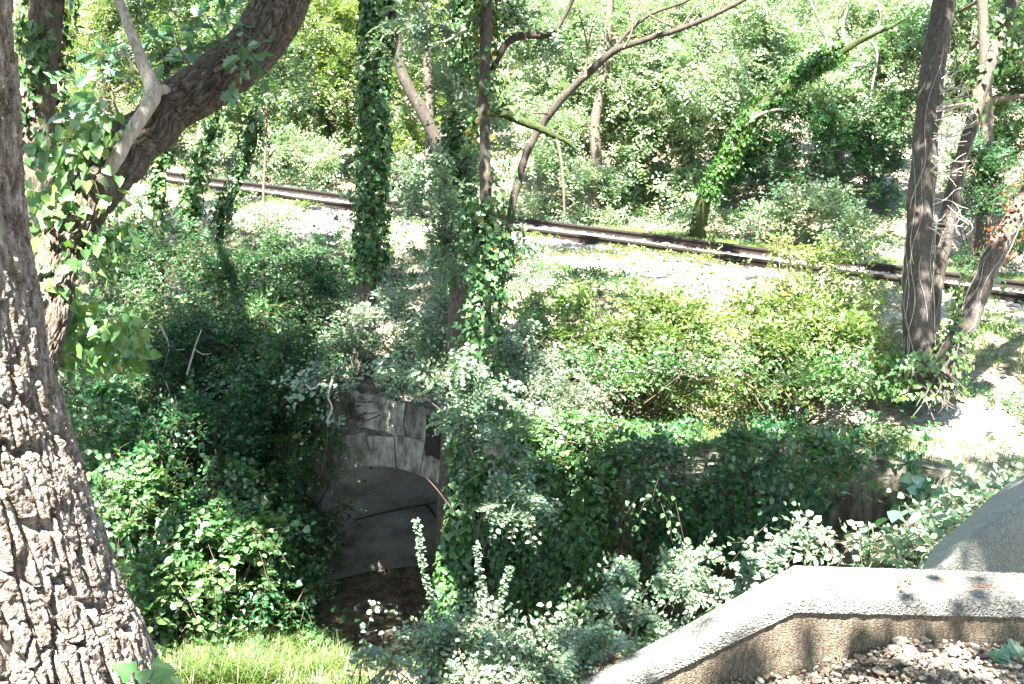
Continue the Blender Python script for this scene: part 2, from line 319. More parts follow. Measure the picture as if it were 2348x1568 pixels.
# ------------------------------------------------------------------ railway
def extr(mb, prof, pts, up=np.array([0, 0, 1.0])):
    pts = np.asarray(pts); tg = nz(np.gradient(pts, axis=0)); sd_ = nz(np.cross(tg, up)); prof = np.asarray(prof)
    v = pts[:, None] + prof[None, :, 0:1]*sd_[:, None] + prof[None, :, 1:2]*up
    mb.add(v.reshape(-1, 3), [gridfaces(len(pts), len(prof), True), np.array([list(range(len(prof)))[::-1]]), np.array([list(range((len(pts)-1)*len(prof), len(pts)*len(prof)))])])
RP = [(-.06, 0), (.06, 0), (.06, .012), (.012, .03), (.011, .095), (.034, .105), (.034, .135), (.026, .142), (-.026, .142), (-.034, .135), (-.034, .105), (-.011, .095), (-.012, .03), (-.06, .012)]
us = np.linspace(-14, 46, 90)
def raillabel(k): return ['rusty railway rail nearer the camera, beside the pale gravel shoulder', 'rusty railway rail on the far side of the track, beside the bushes'][k]
for k, v0 in enumerate((0.0, 1.47)):
    mb = MB(); extr(mb, RP, np.array([W(u, v0+.0*u, -.035+.006*sin(u*1.3+k)) for u in us]))
    tag(mb.build('railway_rail', M['rail'], smooth=False), raillabel(k), 'rail', 'rails of the single track')
rng = np.random.default_rng(5)

# ------------------------------------------------------------------ culvert and walls
UC, ZC, RA, RH = 5.46, -2.86, 1.42, .95     # flat elliptical arch on upright abutments
cul = empty('stone_culvert', W(UC, VF, -3.4), 'old arched stone culvert opening under the railway embankment, half hidden by ivy', 'culvert')
mb = MB(); th = np.linspace(0, np.pi, 33); zb = -4.1
def wq(u, v, z): return W(u, v, z)
au = UC+RA*np.cos(th); az = ZC+RH*np.sin(th)
tu = np.linspace(UC+RA, UC-RA, 33); tz = ztop(tu)+.06
for fr, vv_ in ((1, VF), (0, VF+.45)):
    rows = np.array([[wq(au[i]*(1-q)+tu[i]*q, vv_, az[i]*(1-q)+tz[i]*q) for q in np.linspace(0, 1, 9)] for i in range(33)]); mb.add(rows.reshape(-1, 3), gridfaces(33, 9))
    for ua, ub in ((UC+RA, 8.6), (UB, UC-RA)):
        g = np.array([[wq(u, vv_+.0, z0*(1-q)+(ztop(u)+.06)*q) for q in np.linspace(0, 1, 9)] for u in np.linspace(ua, ub, 9) for z0 in (zb,)]); mb.add(g.reshape(-1, 3), gridfaces(9, 9))
uu_ = np.linspace(UB, 8.6, 30)
mb.add(np.array([[wq(u, VF, ztop(u)+.06), wq(u, VF+.45, ztop(u)+.06)] for u in uu_]).reshape(-1, 3), gridfaces(30, 2))
mb.build('head_wall', M['wall'], cul, smooth=False)
mb = MB()                                     # corner return, battered
q = np.array([[wq(UB-.02+.10*(1-t)-.18*(1-t), VF-.06+s*(VR-VF+.36), (zb)*(1-t)+(ztop(UB)+.06+.1*(1-s))*t) for t in np.linspace(0, 1, 10)] for s in np.linspace(0, 1, 10)]); mb.add(q.reshape(-1, 3), gridfaces(10, 10))
q = np.array([[wq(UB+.17*(s)-.02-.08*(1-t)*(1-s), VF-.06, zb*(1-t)+(ztop(UB)+.05)*t) for t in np.linspace(0, 1, 10)] for s in (0, 1)]); mb.add(q.reshape(-1, 3), gridfaces(2, 10))
mb.build('corner_pier', M['wall'], cul, smooth=False)
mb = MB()                                     # voussoir ring, slightly proud, open joints
NV = 13
for k in range(NV):
    a0, a1 = np.pi*(k+.02)/NV, np.pi*(k+.98)/NV; off = .035+.012*rng.random(); ro = RA+.33+.05*rng.random()
    a = np.linspace(a0, a1, 5); prof = []
    for rr in (RA-.015, ro):
        for vv_ in (VF-off, VF+.3):
            prof.append([wq(UC+rr*cos(t), vv_, ZC+(rr-RA+RH)*sin(t)) for t in a])
    pr = np.array(prof)                        # [inner front, inner back, outer front, outer back]
    v = pr.reshape(-1, 3); F4 = []
    for i in range(4): F4 += [[i, i+1, 11+i-0, 10+i], [5+i, 6+i, i+1, i], [10+i, 11+i, 16+i, 15+i]]
    F4 += [[0, 10, 15, 5], [4, 9, 19, 14]]
    mb.add(v, np.array(F4))
mb.build('arch_ring', M['ring'], cul, smooth=False)
SK = nz(np.array([.90, .44, 0]))               # the vault runs off at a skew to the right
def vault(t, s_, r=RA):
    k = r/RA; tt = min(max(t, 0), np.pi); dn = 2*(max(-t, 0)+max(t-np.pi, 0)); return wq(UC+r*cos(tt), VF+.02, ZC+k*(RH*sin(tt)-dn))+SK*s_
mb = MB(); th2 = np.linspace(-.62, np.pi+.62, 52); g = np.array([[vault(t, q) for t in th2] for q in np.linspace(0, 7, 40)]); g = g + (fbm(g*1.3, 77, 3)[..., None]-.5)*.07
mb.add(g.reshape(-1, 3), gridfaces(40, 52)); mb.build('barrel_vault', M['barrel'], cul)
mb = MB(); g = np.array([[vault(t, 6.8, RA*q) for t in th2] for q in (.01, 1.05)]); mb.add(g.reshape(-1, 3), gridfaces(2, 52)); mb.build('light_stop', M['barrel'], cul, smooth=False)  # added closure, stops daylight leaking in at the far end of the vault
def crack(pts, r_): 
    m_ = MB(); tube(m_, [vault(t, q, RA-.02) for t, q in pts], np.linspace(r_, r_*.6, len(pts)), 5, 5, 2., None, 3); m_.build('crack', M['twig'], cul)
crack([(-.06, .5), (-.03, 1.0), (-.01, 1.5), (.06, 2.2), (.12, 3.0)], .012); crack([(-.01, 1.45), (-.12, 1.6), (-.26, 1.75)], .02)
mb = MB(); us_, zs_ = np.linspace(5.55, 6.35, 24), np.linspace(-1.55, -1.14, 16)
g = np.array([[wq(u+.05*(fbm(np.array([u*0+1, z*6, 0]), 5)-.5)*2, VF-.022-.012*fbm(np.array([u*5, z*5, 0]), 6), z+.05*(fbm(np.array([u*6, 3, 0.]), 7)-.5)) for z in zs_] for u in us_]); mb.add(g.reshape(-1, 3), gridfaces(24, 16)); mb.build('plaster_panel', M['plaster'], cul)
mb = MB(); t_ = np.linspace(0, np.pi, 12); g = np.array([[wq(5.12+.13*cos(t), VF-.02-.07*sin(t), z-.05*abs(cos(t))*(z < -1.5)) for t in t_] for z in np.linspace(-1.64, -1.2, 8)]); mb.add(g.reshape(-1, 3), gridfaces(8, 12)); mb.build('rusty_pipe', M['rail'], cul)

rw = empty('retaining_wall', W(1.5, VR, -3.3), 'low masonry retaining wall hung with ivy, holding the bank right of the culvert', 'wall')
mb = MB(); us_ = np.linspace(.0, UB+.12, 20)
tops = lambda u: ztop(u)+.03
g = np.array([[W(u, VR-.05*(1-t)*2, -3.7*(1-t)+tops(u)*t) for t in np.linspace(0, 1, 14)] for u in us_]); g = g+(fbm(g*3, 66, 3)[..., None]-.5)*.07; mb.add(g.reshape(-1, 3), gridfaces(20, 14))
g = np.array([[W(u, VR+s*.4, tops(u)-.0) for s in (0, 1)] for u in us_]); mb.add(g.reshape(-1, 3), gridfaces(20, 2))
g = np.array([[W(.0, VR+s*.4-.03, -3.7*(1-t)+tops(0)*t) for t in (0, 1)] for s in (0, 1)]); mb.add(g.reshape(-1, 3), gridfaces(2, 2))
mb.build('wall', M['wall'], rw)

# ------------------------------------------------------------------ foreground parapet
ZP = .92
O1, O2 = G(1820, 1291, ZP), G(2347, 1309, ZP); I1, I2 = G(1830, 1364, ZP), G(2347, 1377, ZP)
I0 = P(1412, 1568, 2.66); O0 = P(1318, 1568, 2.84)
ext = lambda a, b, k: b+(b-a)*k
O3, I3 = ext(O1, O2, 1.2), ext(I1, I2, 1.2); Om, Im = ext(O1, O0, .8), ext(I1, I0, .8)
par = empty('concrete_parapet', [(O1[0]+I1[0])/2, (O1[1]+I1[1])/2, .3], 'rough concrete parapet in the foreground, sloping down at its left end', 'parapet')
def strip(mb, a, b, n, m, amp=.004, s=0, edge=None):
    """ruled surface between two polylines, n along, m across, with small relief"""
    def pl(q):
        q = np.asarray(q); l = np.concatenate([[0], np.cumsum(np.linalg.norm(np.diff(q, axis=0), axis=1))]); t = np.linspace(0, l[-1], n)
        return np.stack([np.interp(t, l, q[:, k]) for k in range(3)], -1)
    A, B = pl(a), pl(b); t = np.linspace(0, 1, m)[None, :, None]; g = A[:, None]*(1-t)+B[:, None]*t
    g = g + (fbm(g*22, s, 4)[..., None]-.5)*amp
    mb.add(g.reshape(-1, 3), gridfaces(n, m)); return g
dz = lambda p, z: np.array([p[0], p[1], p[2]+z])
# rounded top: outer drop, top, inner rounded edge
mb = MB(); R_ = .018
inn = lambda p, k, z: np.array([*(p+(np.array(k))*z)])
outl, innl = [Om, O0, O1, O2, O3], [Im, I0, I1, I2, I3]
# cross-section rows from outer foot to inner lower edge of the coping
def crossmix(o, i, f, z): return dz(o*(1-f)+i*f, z)
prof = [(-.03, -.9), (-.02, -.3), (-.0, -.03), (.03, -.005), (.07, .0)] + [(f, .004*sin(f*3.1)) for f in np.linspace(.12, .9, 16)] + [(.95, -.004), (.985, -.014), (1.0, -.03), (1.0, -.05)]
rows = []
for f, z in prof:
    q = np.array([crossmix(o, i, f, z) for o, i in zip(outl, innl)]); l = np.concatenate([[0], np.cumsum(np.linalg.norm(np.diff(q, axis=0), axis=1))])
    key = np.interp(np.linspace(0, 4, 260), [0, 4], [0, 4]); rows.append(np.stack([np.interp(key, np.arange(5), q[:, k]) for k in range(3)], -1))
g = np.array(rows); g = g + (fbm(g*30, 3, 4)[..., None]-.5)*np.array([.003, .003, .004])
mb.add(g.reshape(-1, 3), gridfaces(len(prof), 260)); mb.build('coping', M['conc'], par)
mb = MB(); key = np.linspace(0, 4, 420); il = np.array(innl); top = np.stack([np.interp(key, np.arange(5), il[:, k]) for k in range(3)], -1)
t = np.linspace(0, 1, 40); nrm = nz(np.cross(nz(np.gradient(top, axis=0)), [0, 0, 1.0])); nrm = np.where((nrm@np.array([0, -1.0, 0]))[:, None] < 0, -nrm, nrm)
g = top[None] + np.array([0, 0, 1.0])*(-.045-t*.5)[:, None, None]
kk = np.broadcast_to(key[None], (40, 420)); zl = np.broadcast_to(t[:, None]*.5, (40, 420))
relief = .010*(fbm(np.stack([kk*26, zl*5, 0*kk], -1), 12, 4)-.5) + .016*sm(.16, .19, zl+.05*fbm(np.stack([kk*3, 0*kk, 0*kk], -1), 3, 3)) - .006
g = g + relief[..., None]*nrm[None] - nrm[None]*.004
mb.add(g.reshape(-1, 3), gridfaces(40, 420)); mb.build('wall_face', M['render'], par)
# concrete wing wall rising to the right, behind the parapet
ww = empty('wing_wall', P(2300, 1300, 4.0), 'smooth grey concrete wing wall rising behind the parapet at its far side', 'wall')
mb = MB(); ed = [(2090, 1350), (2150, 1303), (2200, 1254), (2250, 1212), (2300, 1176), (2347, 1143), (2440, 1082), (2540, 1020)]
a = np.array([P(x, y, 3.75+.0006*(x-2150)) for x, y in ed]); back = np.array([.25, .42, 0])
rows = [a+np.array([0, 0, -1.6]), a+np.array([0, 0, -.5]), a+np.array([0, 0, -.05]), a+np.array([.01, .02, -.012]), a+np.array([.04, .07, 0]), a+back, a+back+np.array([.02, .03, -.03]), a+back+np.array([0, 0, -1.6])]
t = np.linspace(0, 7, 60); g = np.array([[np.stack([np.interp(t, np.arange(8), r[:, k]) for k in range(3)], -1)] for r in rows])[:, 0]
g = g + (fbm(g*18, 5, 3)[..., None]-.5)*.006; mb.add(g.reshape(-1, 3), gridfaces(8, 60)); mb.build('wall', M['smooth'], ww)

# gravel behind the parapet
def onface(x, y, p, q):                        # where the sight line meets the vertical plane through p and q
    d = q-p; nn = np.array([-d[1], d[0], 0]); r = ray(x, y); return CAM + ((p-CAM)@nn)/(r@nn)*r
g1, g2, g3 = onface(2099, 1470, I1, I2), onface(2347, 1486, I1, I2), onface(1662, 1568, I1, I0)
zgr = lambda x, y: np.interp(x, [-.2, g3[0], g1[0], g2[0], 4], [g3[2]-.25, g3[2], g1[2], g2[2], g2[2]])-.10*np.clip(2.45-np.asarray(y), 0, 2)
def inside(p):                                 # on the near side of the parapet's inner face
    def side(a, b): d = b-a; return (p[:, 0]-a[0])*d[1]-(p[:, 1]-a[1])*d[0]
    c = np.array([1.3, 1.9, 0])[None]
    def s1(a, b): d = b-a; return np.sign((c[0, 0]-a[0])*d[1]-(c[0, 1]-a[1])*d[0])
    return (side(I0, I1)*s1(I0, I1) > -.01) & (side(I1, I2)*s1(I1, I2) > -.01)
mb = MB(); xs = np.linspace(-.2, 3.4, 120); ys = np.linspace(.6, 3.6, 110); xx, yy = np.meshgrid(xs, ys, indexing='ij'); zz = zgr(xx, yy)+(fbm(np.stack([xx*9, yy*9, 0*xx], -1), 2, 3)-.5)*.04-.012
pts = np.stack([xx, yy, zz], -1).reshape(-1, 3); ok = inside(pts); gf = gridfaces(120, 110); gf = gf[ok[gf].all(1)]; mb.add(pts, gf)
tag(mb.build('gravel_ground', M['soil'], attrs={'pale': np.full(len(pts), .3)}), 'stony ground on the near side of the foreground parapet', 'ground', kind='structure')
import bmesh
bm = bmesh.new(); bmesh.ops.create_icosphere(bm, subdivisions=1, radius=1); ico = np.array([v.co[:] for v in bm.verts]); icf = np.array([[v.index for v in f.verts] for f in bm.faces]); bm.free()
bm = bmesh.new(); bmesh.ops.create_icosphere(bm, subdivisions=3, radius=1); ico3 = np.array([v.co[:] for v in bm.verts]); icf3 = np.array([[v.index for v in f.verts] for f in bm.faces]); bm.free()
def pebbles(mb, c, size, rng, flat=.6):
    N = len(c); sc = size[:, None, None]*rng.uniform(.6, 1.25, (N, 1, 3))*np.array([1, 1, flat])
    v = ico[None]*(1+.22*rng.normal(size=(N, len(ico), 1)).clip(-1.2, 1.6))*sc
    a = rng.uniform(0, 6.28, N); ca, sa = np.cos(a)[:, None], np.sin(a)[:, None]
    v = np.stack([v[..., 0]*ca-v[..., 1]*sa, v[..., 0]*sa+v[..., 1]*ca, v[..., 2]], -1) + c[:, None]
    f = (np.arange(N)*len(ico))[:, None, None]+icf[None]
    mb.add(v.reshape(-1, 3), f.reshape(-1, 3), np.repeat(rng.random(N), len(ico)))
mb = MB(); n = 36000; c = np.stack([rng.uniform(.2, 2.6, n), rng.uniform(1.5, 3.3, n), np.zeros(n)], -1); c = c[inside(c)]; px, py = None, None
c[:, 2] = zgr(c[:, 0], c[:, 1])+rng.uniform(-.008, .012, len(c)); x_, y_ = pix(c); c = c[(x_ < 2600) & (y_ < 1800) & (x_ > 1500)]
pebbles(mb, c, rng.gamma(2.6, .0015, len(c))+.0022, rng)
tag(mb.build('gravel', M['pebble'], smooth=False), 'loose buff pebbles heaped against the inside of the parapet', 'gravel', kind='stuff')
def rock(name, p, r, mat, label, cat, seed, group=None, sc=(1, 1, .7)):
    q = ico3*(1+.55*(fbm(ico3*1.6+seed*3.1, seed, 4)[:, None]-.5)); q = np.sign(q)*np.abs(q)**.85*np.array(sc)*r
    m_ = MB(); m_.add(q+np.asarray(p), icf3); o = m_.build(name, mat, smooth=False); tag(o, label, cat, group)
for k, (x, y, s_, lb) in enumerate([(2060, 1473, .020, 'large pale stone at the foot of the parapet, biggest of the loose stones'), (1955, 1492, .016, 'flat buff stone on the gravel left of the largest stone'),
                                  (2180, 1500, .014, 'slim whitish stone on the gravel right of the largest stone')]):
    p = G(x, y, zgr(1.3, 2.5)); p = G(x, y, zgr(p[0], p[1])); rock('stone', p+[0, 0, .008], s_, M['stone'], lb, 'stone', k+3, 'bigger stones on the gravel', (1.2, 1, .6) if k < 2 else (.7, 1.5, .4))
for k, (u, v, s_, lb) in enumerate([(5.75, -6.9, .36, 'long pale boulder lying across the mouth of the culvert'), (5.2, -7.5, .26, 'rounded stone on the dark floor just outside the culvert'),
                                    (5.5, -9.1, .17, 'small pale stone by the lit grass in the ravine'), (4.6, -6.7, .25, 'dark stone under the right side of the culvert arch')]):
    p = W(u, v, 0); p[2] = float(zfloor(p[0], p[1]))+.05; rock('boulder', p, s_*.5, M['wall'], lb, 'boulder', 11+k, 'boulders in the ravine', (2.0, .6, .35) if k == 0 else (1.1, 1, .7))

# ------------------------------------------------------------------ shade canopy bookkeeping
CANOPY = {}
def drail(x):                                   # depth of the far rail in the direction of photo column x
    q = ray(x, np.interp(x, [460, 2340], [408, 660])); return ((1.6-(CAM-A0)@EV)/(q@EV))
# ------------------------------------------------------------------ trees
def trunk_px(pts, dep):
    dep = np.broadcast_to(np.asarray(dep, float), (len(pts),)); return np.array([P(x, y, d) for (x, y), d in zip(pts, dep)])
def wpx(wd, dep): return np.asarray(wd, float)*np.asarray(dep, float)/F/2
def trunk_ivy(mb, c, r, n, size, rng, tpl='ivy', off=.05, lo=0., hi=1., thick=1.0, tint=0., patch=.0, seed=0):
    t = rng.uniform(lo, hi, n)*(len(c)-1); i = np.clip(t.astype(int), 0, len(c)-2); f = (t-i)[:, None]
    p = c[i]*(1-f)+c[i+1]*f; rr = r[i]*(1-f[:, 0])+r[i+1]*f[:, 0]
    tg = nz(c[i+1]-c[i]); q = nz(np.cross(tg, rng.normal(size=(n, 3))))
    lump = .5+fbm(p*3.1+q*.8+seed, 5+seed, 3)
    p = p + q*(rr*1.0+off*lump*rng.random(n)*thick*2)[:, None]
    if patch:
        k = fbm(p*1.7+q*.5, 40+seed, 3) > patch; p, q = p[k], q[k]
    d = q*.45+np.array([0, 0, -.8])+rng.normal(size=p.shape)*.45; nr = q+np.array([0, 0, .5])+rng.normal(size=p.shape)*.35
    leaves(mb, p, d, nr, size*rng.uniform(.6, 1.25, len(p)), tpl, rng, np.clip(rng.random(len(p))+tint, 0, 1))
def foliage(mb, tw, lobes, rng, size, K=9, L=.40, cover=4.5, tpl='kite', droop=.3, flat=.24, lo=.25, tint=0., pinn=False, up=-.6, seed=0, amp=1.0, far=None, hole=.56):
    """lobes: (photo x, photo y, depth, half-width, half-height) of each mass of leaves"""
    aco = TPL[tpl][0]; al = .5*abs(np.sum(aco[:, 0]*np.roll(aco[:, 1], -1)-aco[:, 1]*np.roll(aco[:, 0], -1)))
    for k, lb in enumerate(lobes):
        x, y, d, rx, ry = lb[:5]; s = F/d; cv = lb[5] if len(lb) > 5 else 1.0
        if far is not None: d = max(d, drail(x)+far); s = F/d
        n = int(1.7*cover*cv*np.pi*rx*ry/(al*(size*s)**2*.6)/K)+3
        R = np.array([rx/s, max(.5*(rx+ry)/s, .2), ry/s])
        o, q = lumpy(n, P(x, y, d), R, rng, lo, k+seed, up, amp)
        g_ = fbm(o*(.17/size)+k*3.3, 60+seed, 3); kk_ = g_ > np.quantile(g_, hole); o, q = o[kk_], q[kk_]
        dr = q*.9+np.array([0, 0, .15])+rng.normal(size=q.shape)*.5
        l = L*rng.uniform(.6, 1.25, len(o))*np.where(rng.random(len(o)) < .12, 1.9, 1.); o = o-nz(dr)*(L*.45)
        sprays(mb, o, dr, l, K, size, tpl, rng, tw, droop, flat, tint+rng.uniform(-.12, .16), twr=.0035, pinn=pinn)
def stems(mb, base, tips, r0, rng, bend=.15):
    for t in tips:
        mid = base*.45+t*.55+rng.normal(size=3)*bend*np.linalg.norm(t-base)*np.array([1, 1, .3])
        tube(mb, [base+rng.normal(size=3)*np.array([.05, .05, 0]), mid, t], [r0, r0*.7, r0*.25], 6, 5)
def bush(name, label, cat, lobes, mat, seed, size=.06, group=None, tpl='kite', nst=4, r0=.011, ground=None, back=False, skirt=True, **kw):
    rng = np.random.default_rng(seed)
    far = kw.get('far')
    if far is not None: lobes = [(l[0], l[1], max(l[2], drail(l[0])+far), *l[3:]) for l in lobes]
    cs = np.array([P(*l[:3]) for l in lobes]); c = cs.mean(0)
    b = c.copy(); b[1] += .1
    b[2] = float(zground(b)) if ground is None else ground
    for _ in range(30):
        if back and uvof(b)[1] < (VF+.7 if uvof(b)[0] > UB else VR+.6): b = b+EV*.1; b[2] = float(zground(b))
    b[2] = min(b[2], cs[:, 2].min()-.1)
    if skirt:                                  # low branches fill down to the ground
        for x, y, d, rx, ry, *cv in list(lobes):
            q = P(x, y, d); gap = (q[2]-float(zground(q)))*F/d
            if gap > ry*.9: lobes = lobes+[(x+rng.normal()*rx*.2, y+gap*.62, d+.1, rx*1.0, max(gap*.5, 18), .55)]
    root = empty(name, b, label, cat, group); fm, tm = MB(), MB()
    foliage(fm, tm, lobes, rng, size, tpl=tpl, seed=seed, **kw)
    for l in lobes[:4]:
        cc = P(*l[:3]); R = np.array([l[3], l[3], l[4]])*l[2]/F
        stems(tm, b, cc+rng.uniform(-.6, .6, (nst, 3))*R, r0, rng)
    fm.build('foliage', M[mat], root, smooth=False); tm.build('stems', M['twig'], root)
    return root
TREES = {}
def tree(name, label, cat, pts, dep, wd, mat, seed, seg=14, sub=8, bark=None, group=None, root_to=None, wob=.5):
    rng = np.random.default_rng(seed); c = trunk_px(pts, dep); r = wpx(wd, np.broadcast_to(dep, (len(pts),)))
    if root_to is not None: c = np.concatenate([[root_to], c]); r = np.concatenate([[r[0]*1.25], r])
    root = empty(name, c[0], label, cat, group); mb = MB(); cc, rr = tube(mb, c, r, seg, sub, wob, rng, seed, bark)
    mb.build('trunk', M[mat], root); TREES[name+str(seed)] = root
    return root, cc, rr
def part(root, name, mat, fn, smooth=True, label=None):
    mb = MB(); fn(mb); o = mb.build(name, M[mat], root, smooth=smooth)
    if label: o['label'] = label
    return o
def below(p, dzz=.25):
    q = np.array(p); q[2] = float(zground(q))-dzz; return q

# --- big trunk at the left edge: its right edge follows the photo, bark in deep ridges
rng = np.random.default_rng(11)
eg = [(30, -150), (45, 0), (60, 200), (75, 400), (97, 600), (120, 750), (150, 900), (180, 1050), (215, 1180), (252, 1310), (295, 1450), (345, 1568), (400, 1700), (480, 1850)]
ctr, rad_ = [], []
for x, y in eg:
    q = ray(x, y); p = CAM+q*(2.75/q[1]); r = np.interp(y, [-150, 300, 800, 1200, 1568, 1850], [.27, .28, .30, .33, .40, .52]); ctr.append(p-np.array([r*np.interp(y, [0, 900, 1568], [1.14, 1.15, 1.03])+.012, .02, 0])); rad_.append(r)
ctr, rad_ = ctr[::-1], rad_[::-1]; ctr = [ctr[0]+np.array([.03, 0, -.7])]+ctr; rad_ = [.62]+rad_
for k in range(3): ctr.append(ctr[-1]+np.array([-.12, .05, 1.6])); rad_.append(.26-.03*k)
big = empty('oak_tree', ctr[0], 'massive pale ridged trunk filling the lower left edge of the view', 'tree')
mb = MB(); bigc, bigr = tube(mb, ctr, rad_, 420, 46, 0, None, 3, barkfn(54, 5.2, .032, 3)); mb.build('trunk', M['bark'], big)
def sprig(mb):
    for x, y, a, s_ in [(300, 1545, 2.2, .05), (318, 1562, 1.0, .045), (352, 1540, .2, .055), (372, 1562, -.5, .06), (345, 1585, -1.2, .06)]:
        p = P(x, y, 2.28); leaves(mb, p[None], (RT*cos(a)+UP*sin(a)*.6-FW*.2)[None], (-FW*.8+UP*.5+.2*rng.normal(size=3))[None], s_, 'ivy', rng)
part(big, 'ivy_sprig', 'ivyl', sprig, False)

# --- leaning oak behind it
op = [(40, 1150), (75, 900), (105, 730), (128, 640), (158, 545), (208, 455), (268, 375), (335, 302), (408, 238), (488, 176), (560, 118), (612, 60), (650, -10), (690, -90), (760, -260)]
od = np.array([3.9, 4.0, 4.1, 4.2, 4.28, 4.36, 4.44, 4.5, 4.56, 4.62, 4.7, 4.78, 4.86, 4.95, 5.2]); ow = [100, 92, 86, 84, 92, 104, 112, 110, 106, 106, 112, 116, 120, 118, 112]
oak, oc, orr = tree('oak_tree', 'dark trunk leaning steeply to the right from behind the massive pale trunk', 'tree', op, od, ow, 'barkd', 12, 150, 30, barkfn(34, 5, .016, 8))
def deadb(mb):
    tube(mb, trunk_px([(238, 405), (262, 372), (300, 305), (336, 248), (350, 205), (322, 130), (292, 55), (268, -20), (250, -90)], [4.33, 4.30, 4.30, 4.33, 4.38, 4.4, 4.42, 4.45, 4.5]), wpx([28, 32, 30, 34, 36, 27, 22, 20, 15], 4.4), 16, 8, .3, None, 3)
    tube(mb, trunk_px([(350, 215), (372, 205), (392, 212)], [4.4, 4.42, 4.5]), wpx([24, 26, 12], 4.4), 10, 5)
part(oak, 'dead_branch', 'dead', deadb)
def knot(mb): q = ico3*np.array([.075, .07, .095])*(1+.4*(fbm(ico3*2.2, 9, 3)[:, None]-.5)); mb.add(q+P(228, 425, 4.33), icf3)
part(oak, 'knot', 'barkd', knot)
def oakleaves(mb):
    rng = np.random.default_rng(77); O, D = [], []
    for x, y, d, a in [(250, 180, 4.7, 2.6), (215, 215, 4.8, 2.9), (300, 150, 4.8, 1.6), (350, 95, 4.9, 1.9), (395, 80, 4.8, 1.2), (440, 65, 4.9, 1.0), (500, 40, 4.9, 1.8), (460, 20, 5, .6), (530, 60, 4.6, -.6), (555, 130, 4.45, -1.0), (580, 165, 4.45, -1.6), (430, 110, 4.8, .3),
                     (250, 255, 4.8, 2.9), (170, 170, 5.2, 2.8), (285, 95, 5, 2.2), (240, 130, 5, 3.0), (540, 10, 5.1, .7), (330, 200, 4.9, 1.2), (515, 105, 4.55, .2), (190, 260, 4.9, 3.2), (380, 140, 4.75, .9)]:
        for k in range(2): O.append(P(x+rng.normal()*14, y+rng.normal()*14, d)); D.append(RT*cos(a)+UP*(sin(a)*.7+.1)+rng.normal(size=3)*.35)
    O, D = np.array(O), nz(np.array(D)); tw = mb2; sprays(mb, O-D*.05, D, .16, 7, .066, 'oakleaf', rng, tw, .35, .5)
mb2 = MB(); part(oak, 'oak_leaves', 'oak', oakleaves, False)
for a, b in [((300, 300), (250, 190)), ((400, 245), (300, 140)), ((470, 190), (400, 80)), ((540, 120), (470, 30)), ((575, 130), (560, 160))]:
    mb3 = MB(); tube(mb3, trunk_px([a, ((a[0]+b[0])/2-8, (a[1]+b[1])/2+6), b], [4.6, 4.65, 4.75]), [.008, .006, .003], 6, 4); mb3.build('twig', M['twig'], oak)
mb2.build('leafy_twigs', M['twig'], oak)
def oakivy(mb):
    rng = np.random.default_rng(78)
    trunk_ivy(mb, oc, orr, 240, .045, rng, 'heart', .07, .16, .40, 1.3, patch=.40, seed=2)
    for x, y, rx, ry, n in [(110, 480, 40, 70, 70), (150, 440, 70, 40, 55), (110, 570, 28, 50, 34), (205, 560, 42, 30, 24), (215, 300, 60, 55, 60), (150, 350, 70, 50, 50), (90, 330, 25, 40, 30), (150, 690, 35, 55, 60), (180, 760, 55, 50, 70), (165, 820, 60, 35, 50), (245, 790, 40, 45, 46), (310, 790, 34, 45, 50), (285, 750, 35, 25, 26), (235, 830, 60, 25, 34), (180, 330, 50, 60, 40)]:
        k = rng.normal(size=(n, 2))*.55; p = np.array([P(x+a*rx, y+b*ry, 4.15+rng.random()*.35) for a, b in k])
        leaves(mb, p, np.array([0, -.2, -1])+rng.normal(size=(n, 3))*.5, np.array([-.2, -.75, .55])+rng.normal(size=(n, 3))*.35, .05*rng.uniform(.6, 1.2, n), 'heart', rng)
part(oak, 'climbing_ivy', 'ivyl', oakivy, False, 'broad pale green ivy leaves on the lower trunk')

# --- far left dark ivied trunk
t3, c3, r3 = tree('ivied_tree', 'dark upright ivied trunk standing between the massive pale trunk and the dead grey branch', 'tree', [(72, 620), (84, 430), (90, 300), (96, 150), (102, 0), (108, -120), (115, -300)], 7.5, [74, 70, 68, 70, 72, 72, 66], 'barkd', 13, 60, 22, barkfn(26, 4, .012, 4), root_to=P(70, 900, 7.5))
part(t3, 'climbing_ivy', 'ivy', lambda mb: trunk_ivy(mb, c3, r3, 1500, .055, np.random.default_rng(3), 'ivy', .06, .4, 1., patch=.5, seed=4), False)

# --- ivy trunk left of centre
b4 = P(836, 690, 12.0)
t4, c4, r4 = tree('ivied_tree', 'straight trunk wrapped in dark ivy, standing right of the leaning dark trunk before the rails', 'tree', [(838, 640), (845, 560), (850, 450), (856, 330), (858, 200), (862, 60), (864, -60), (868, -300)], 12.0, [44, 42, 40, 38, 36, 38, 38, 34], 'barkg', 14, 16, 8, root_to=below(b4))
part(t4, 'climbing_ivy', 'ivy', lambda mb: (trunk_ivy(mb, c4, r4, 6500, .05, np.random.default_rng(4), 'ivy', .06, .12, .9, seed=1), trunk_ivy(mb, c4, r4, 700, .065, np.random.default_rng(5), 'ivy', .13, .2, .95, patch=.52, seed=6)), False)
def limb(pts, d, wd, seg=9): return lambda mb: tube(mb, trunk_px(pts, d), wpx(wd, np.broadcast_to(d, (len(pts),))), seg, 7, .6, None, int(pts[0][0]))
part(t4, 'limb', 'barkk', limb([(872, 330), (880, 200), (905, 90), (900, 30), (890, -60)], 12.1, [14, 16, 18, 20, 22]))

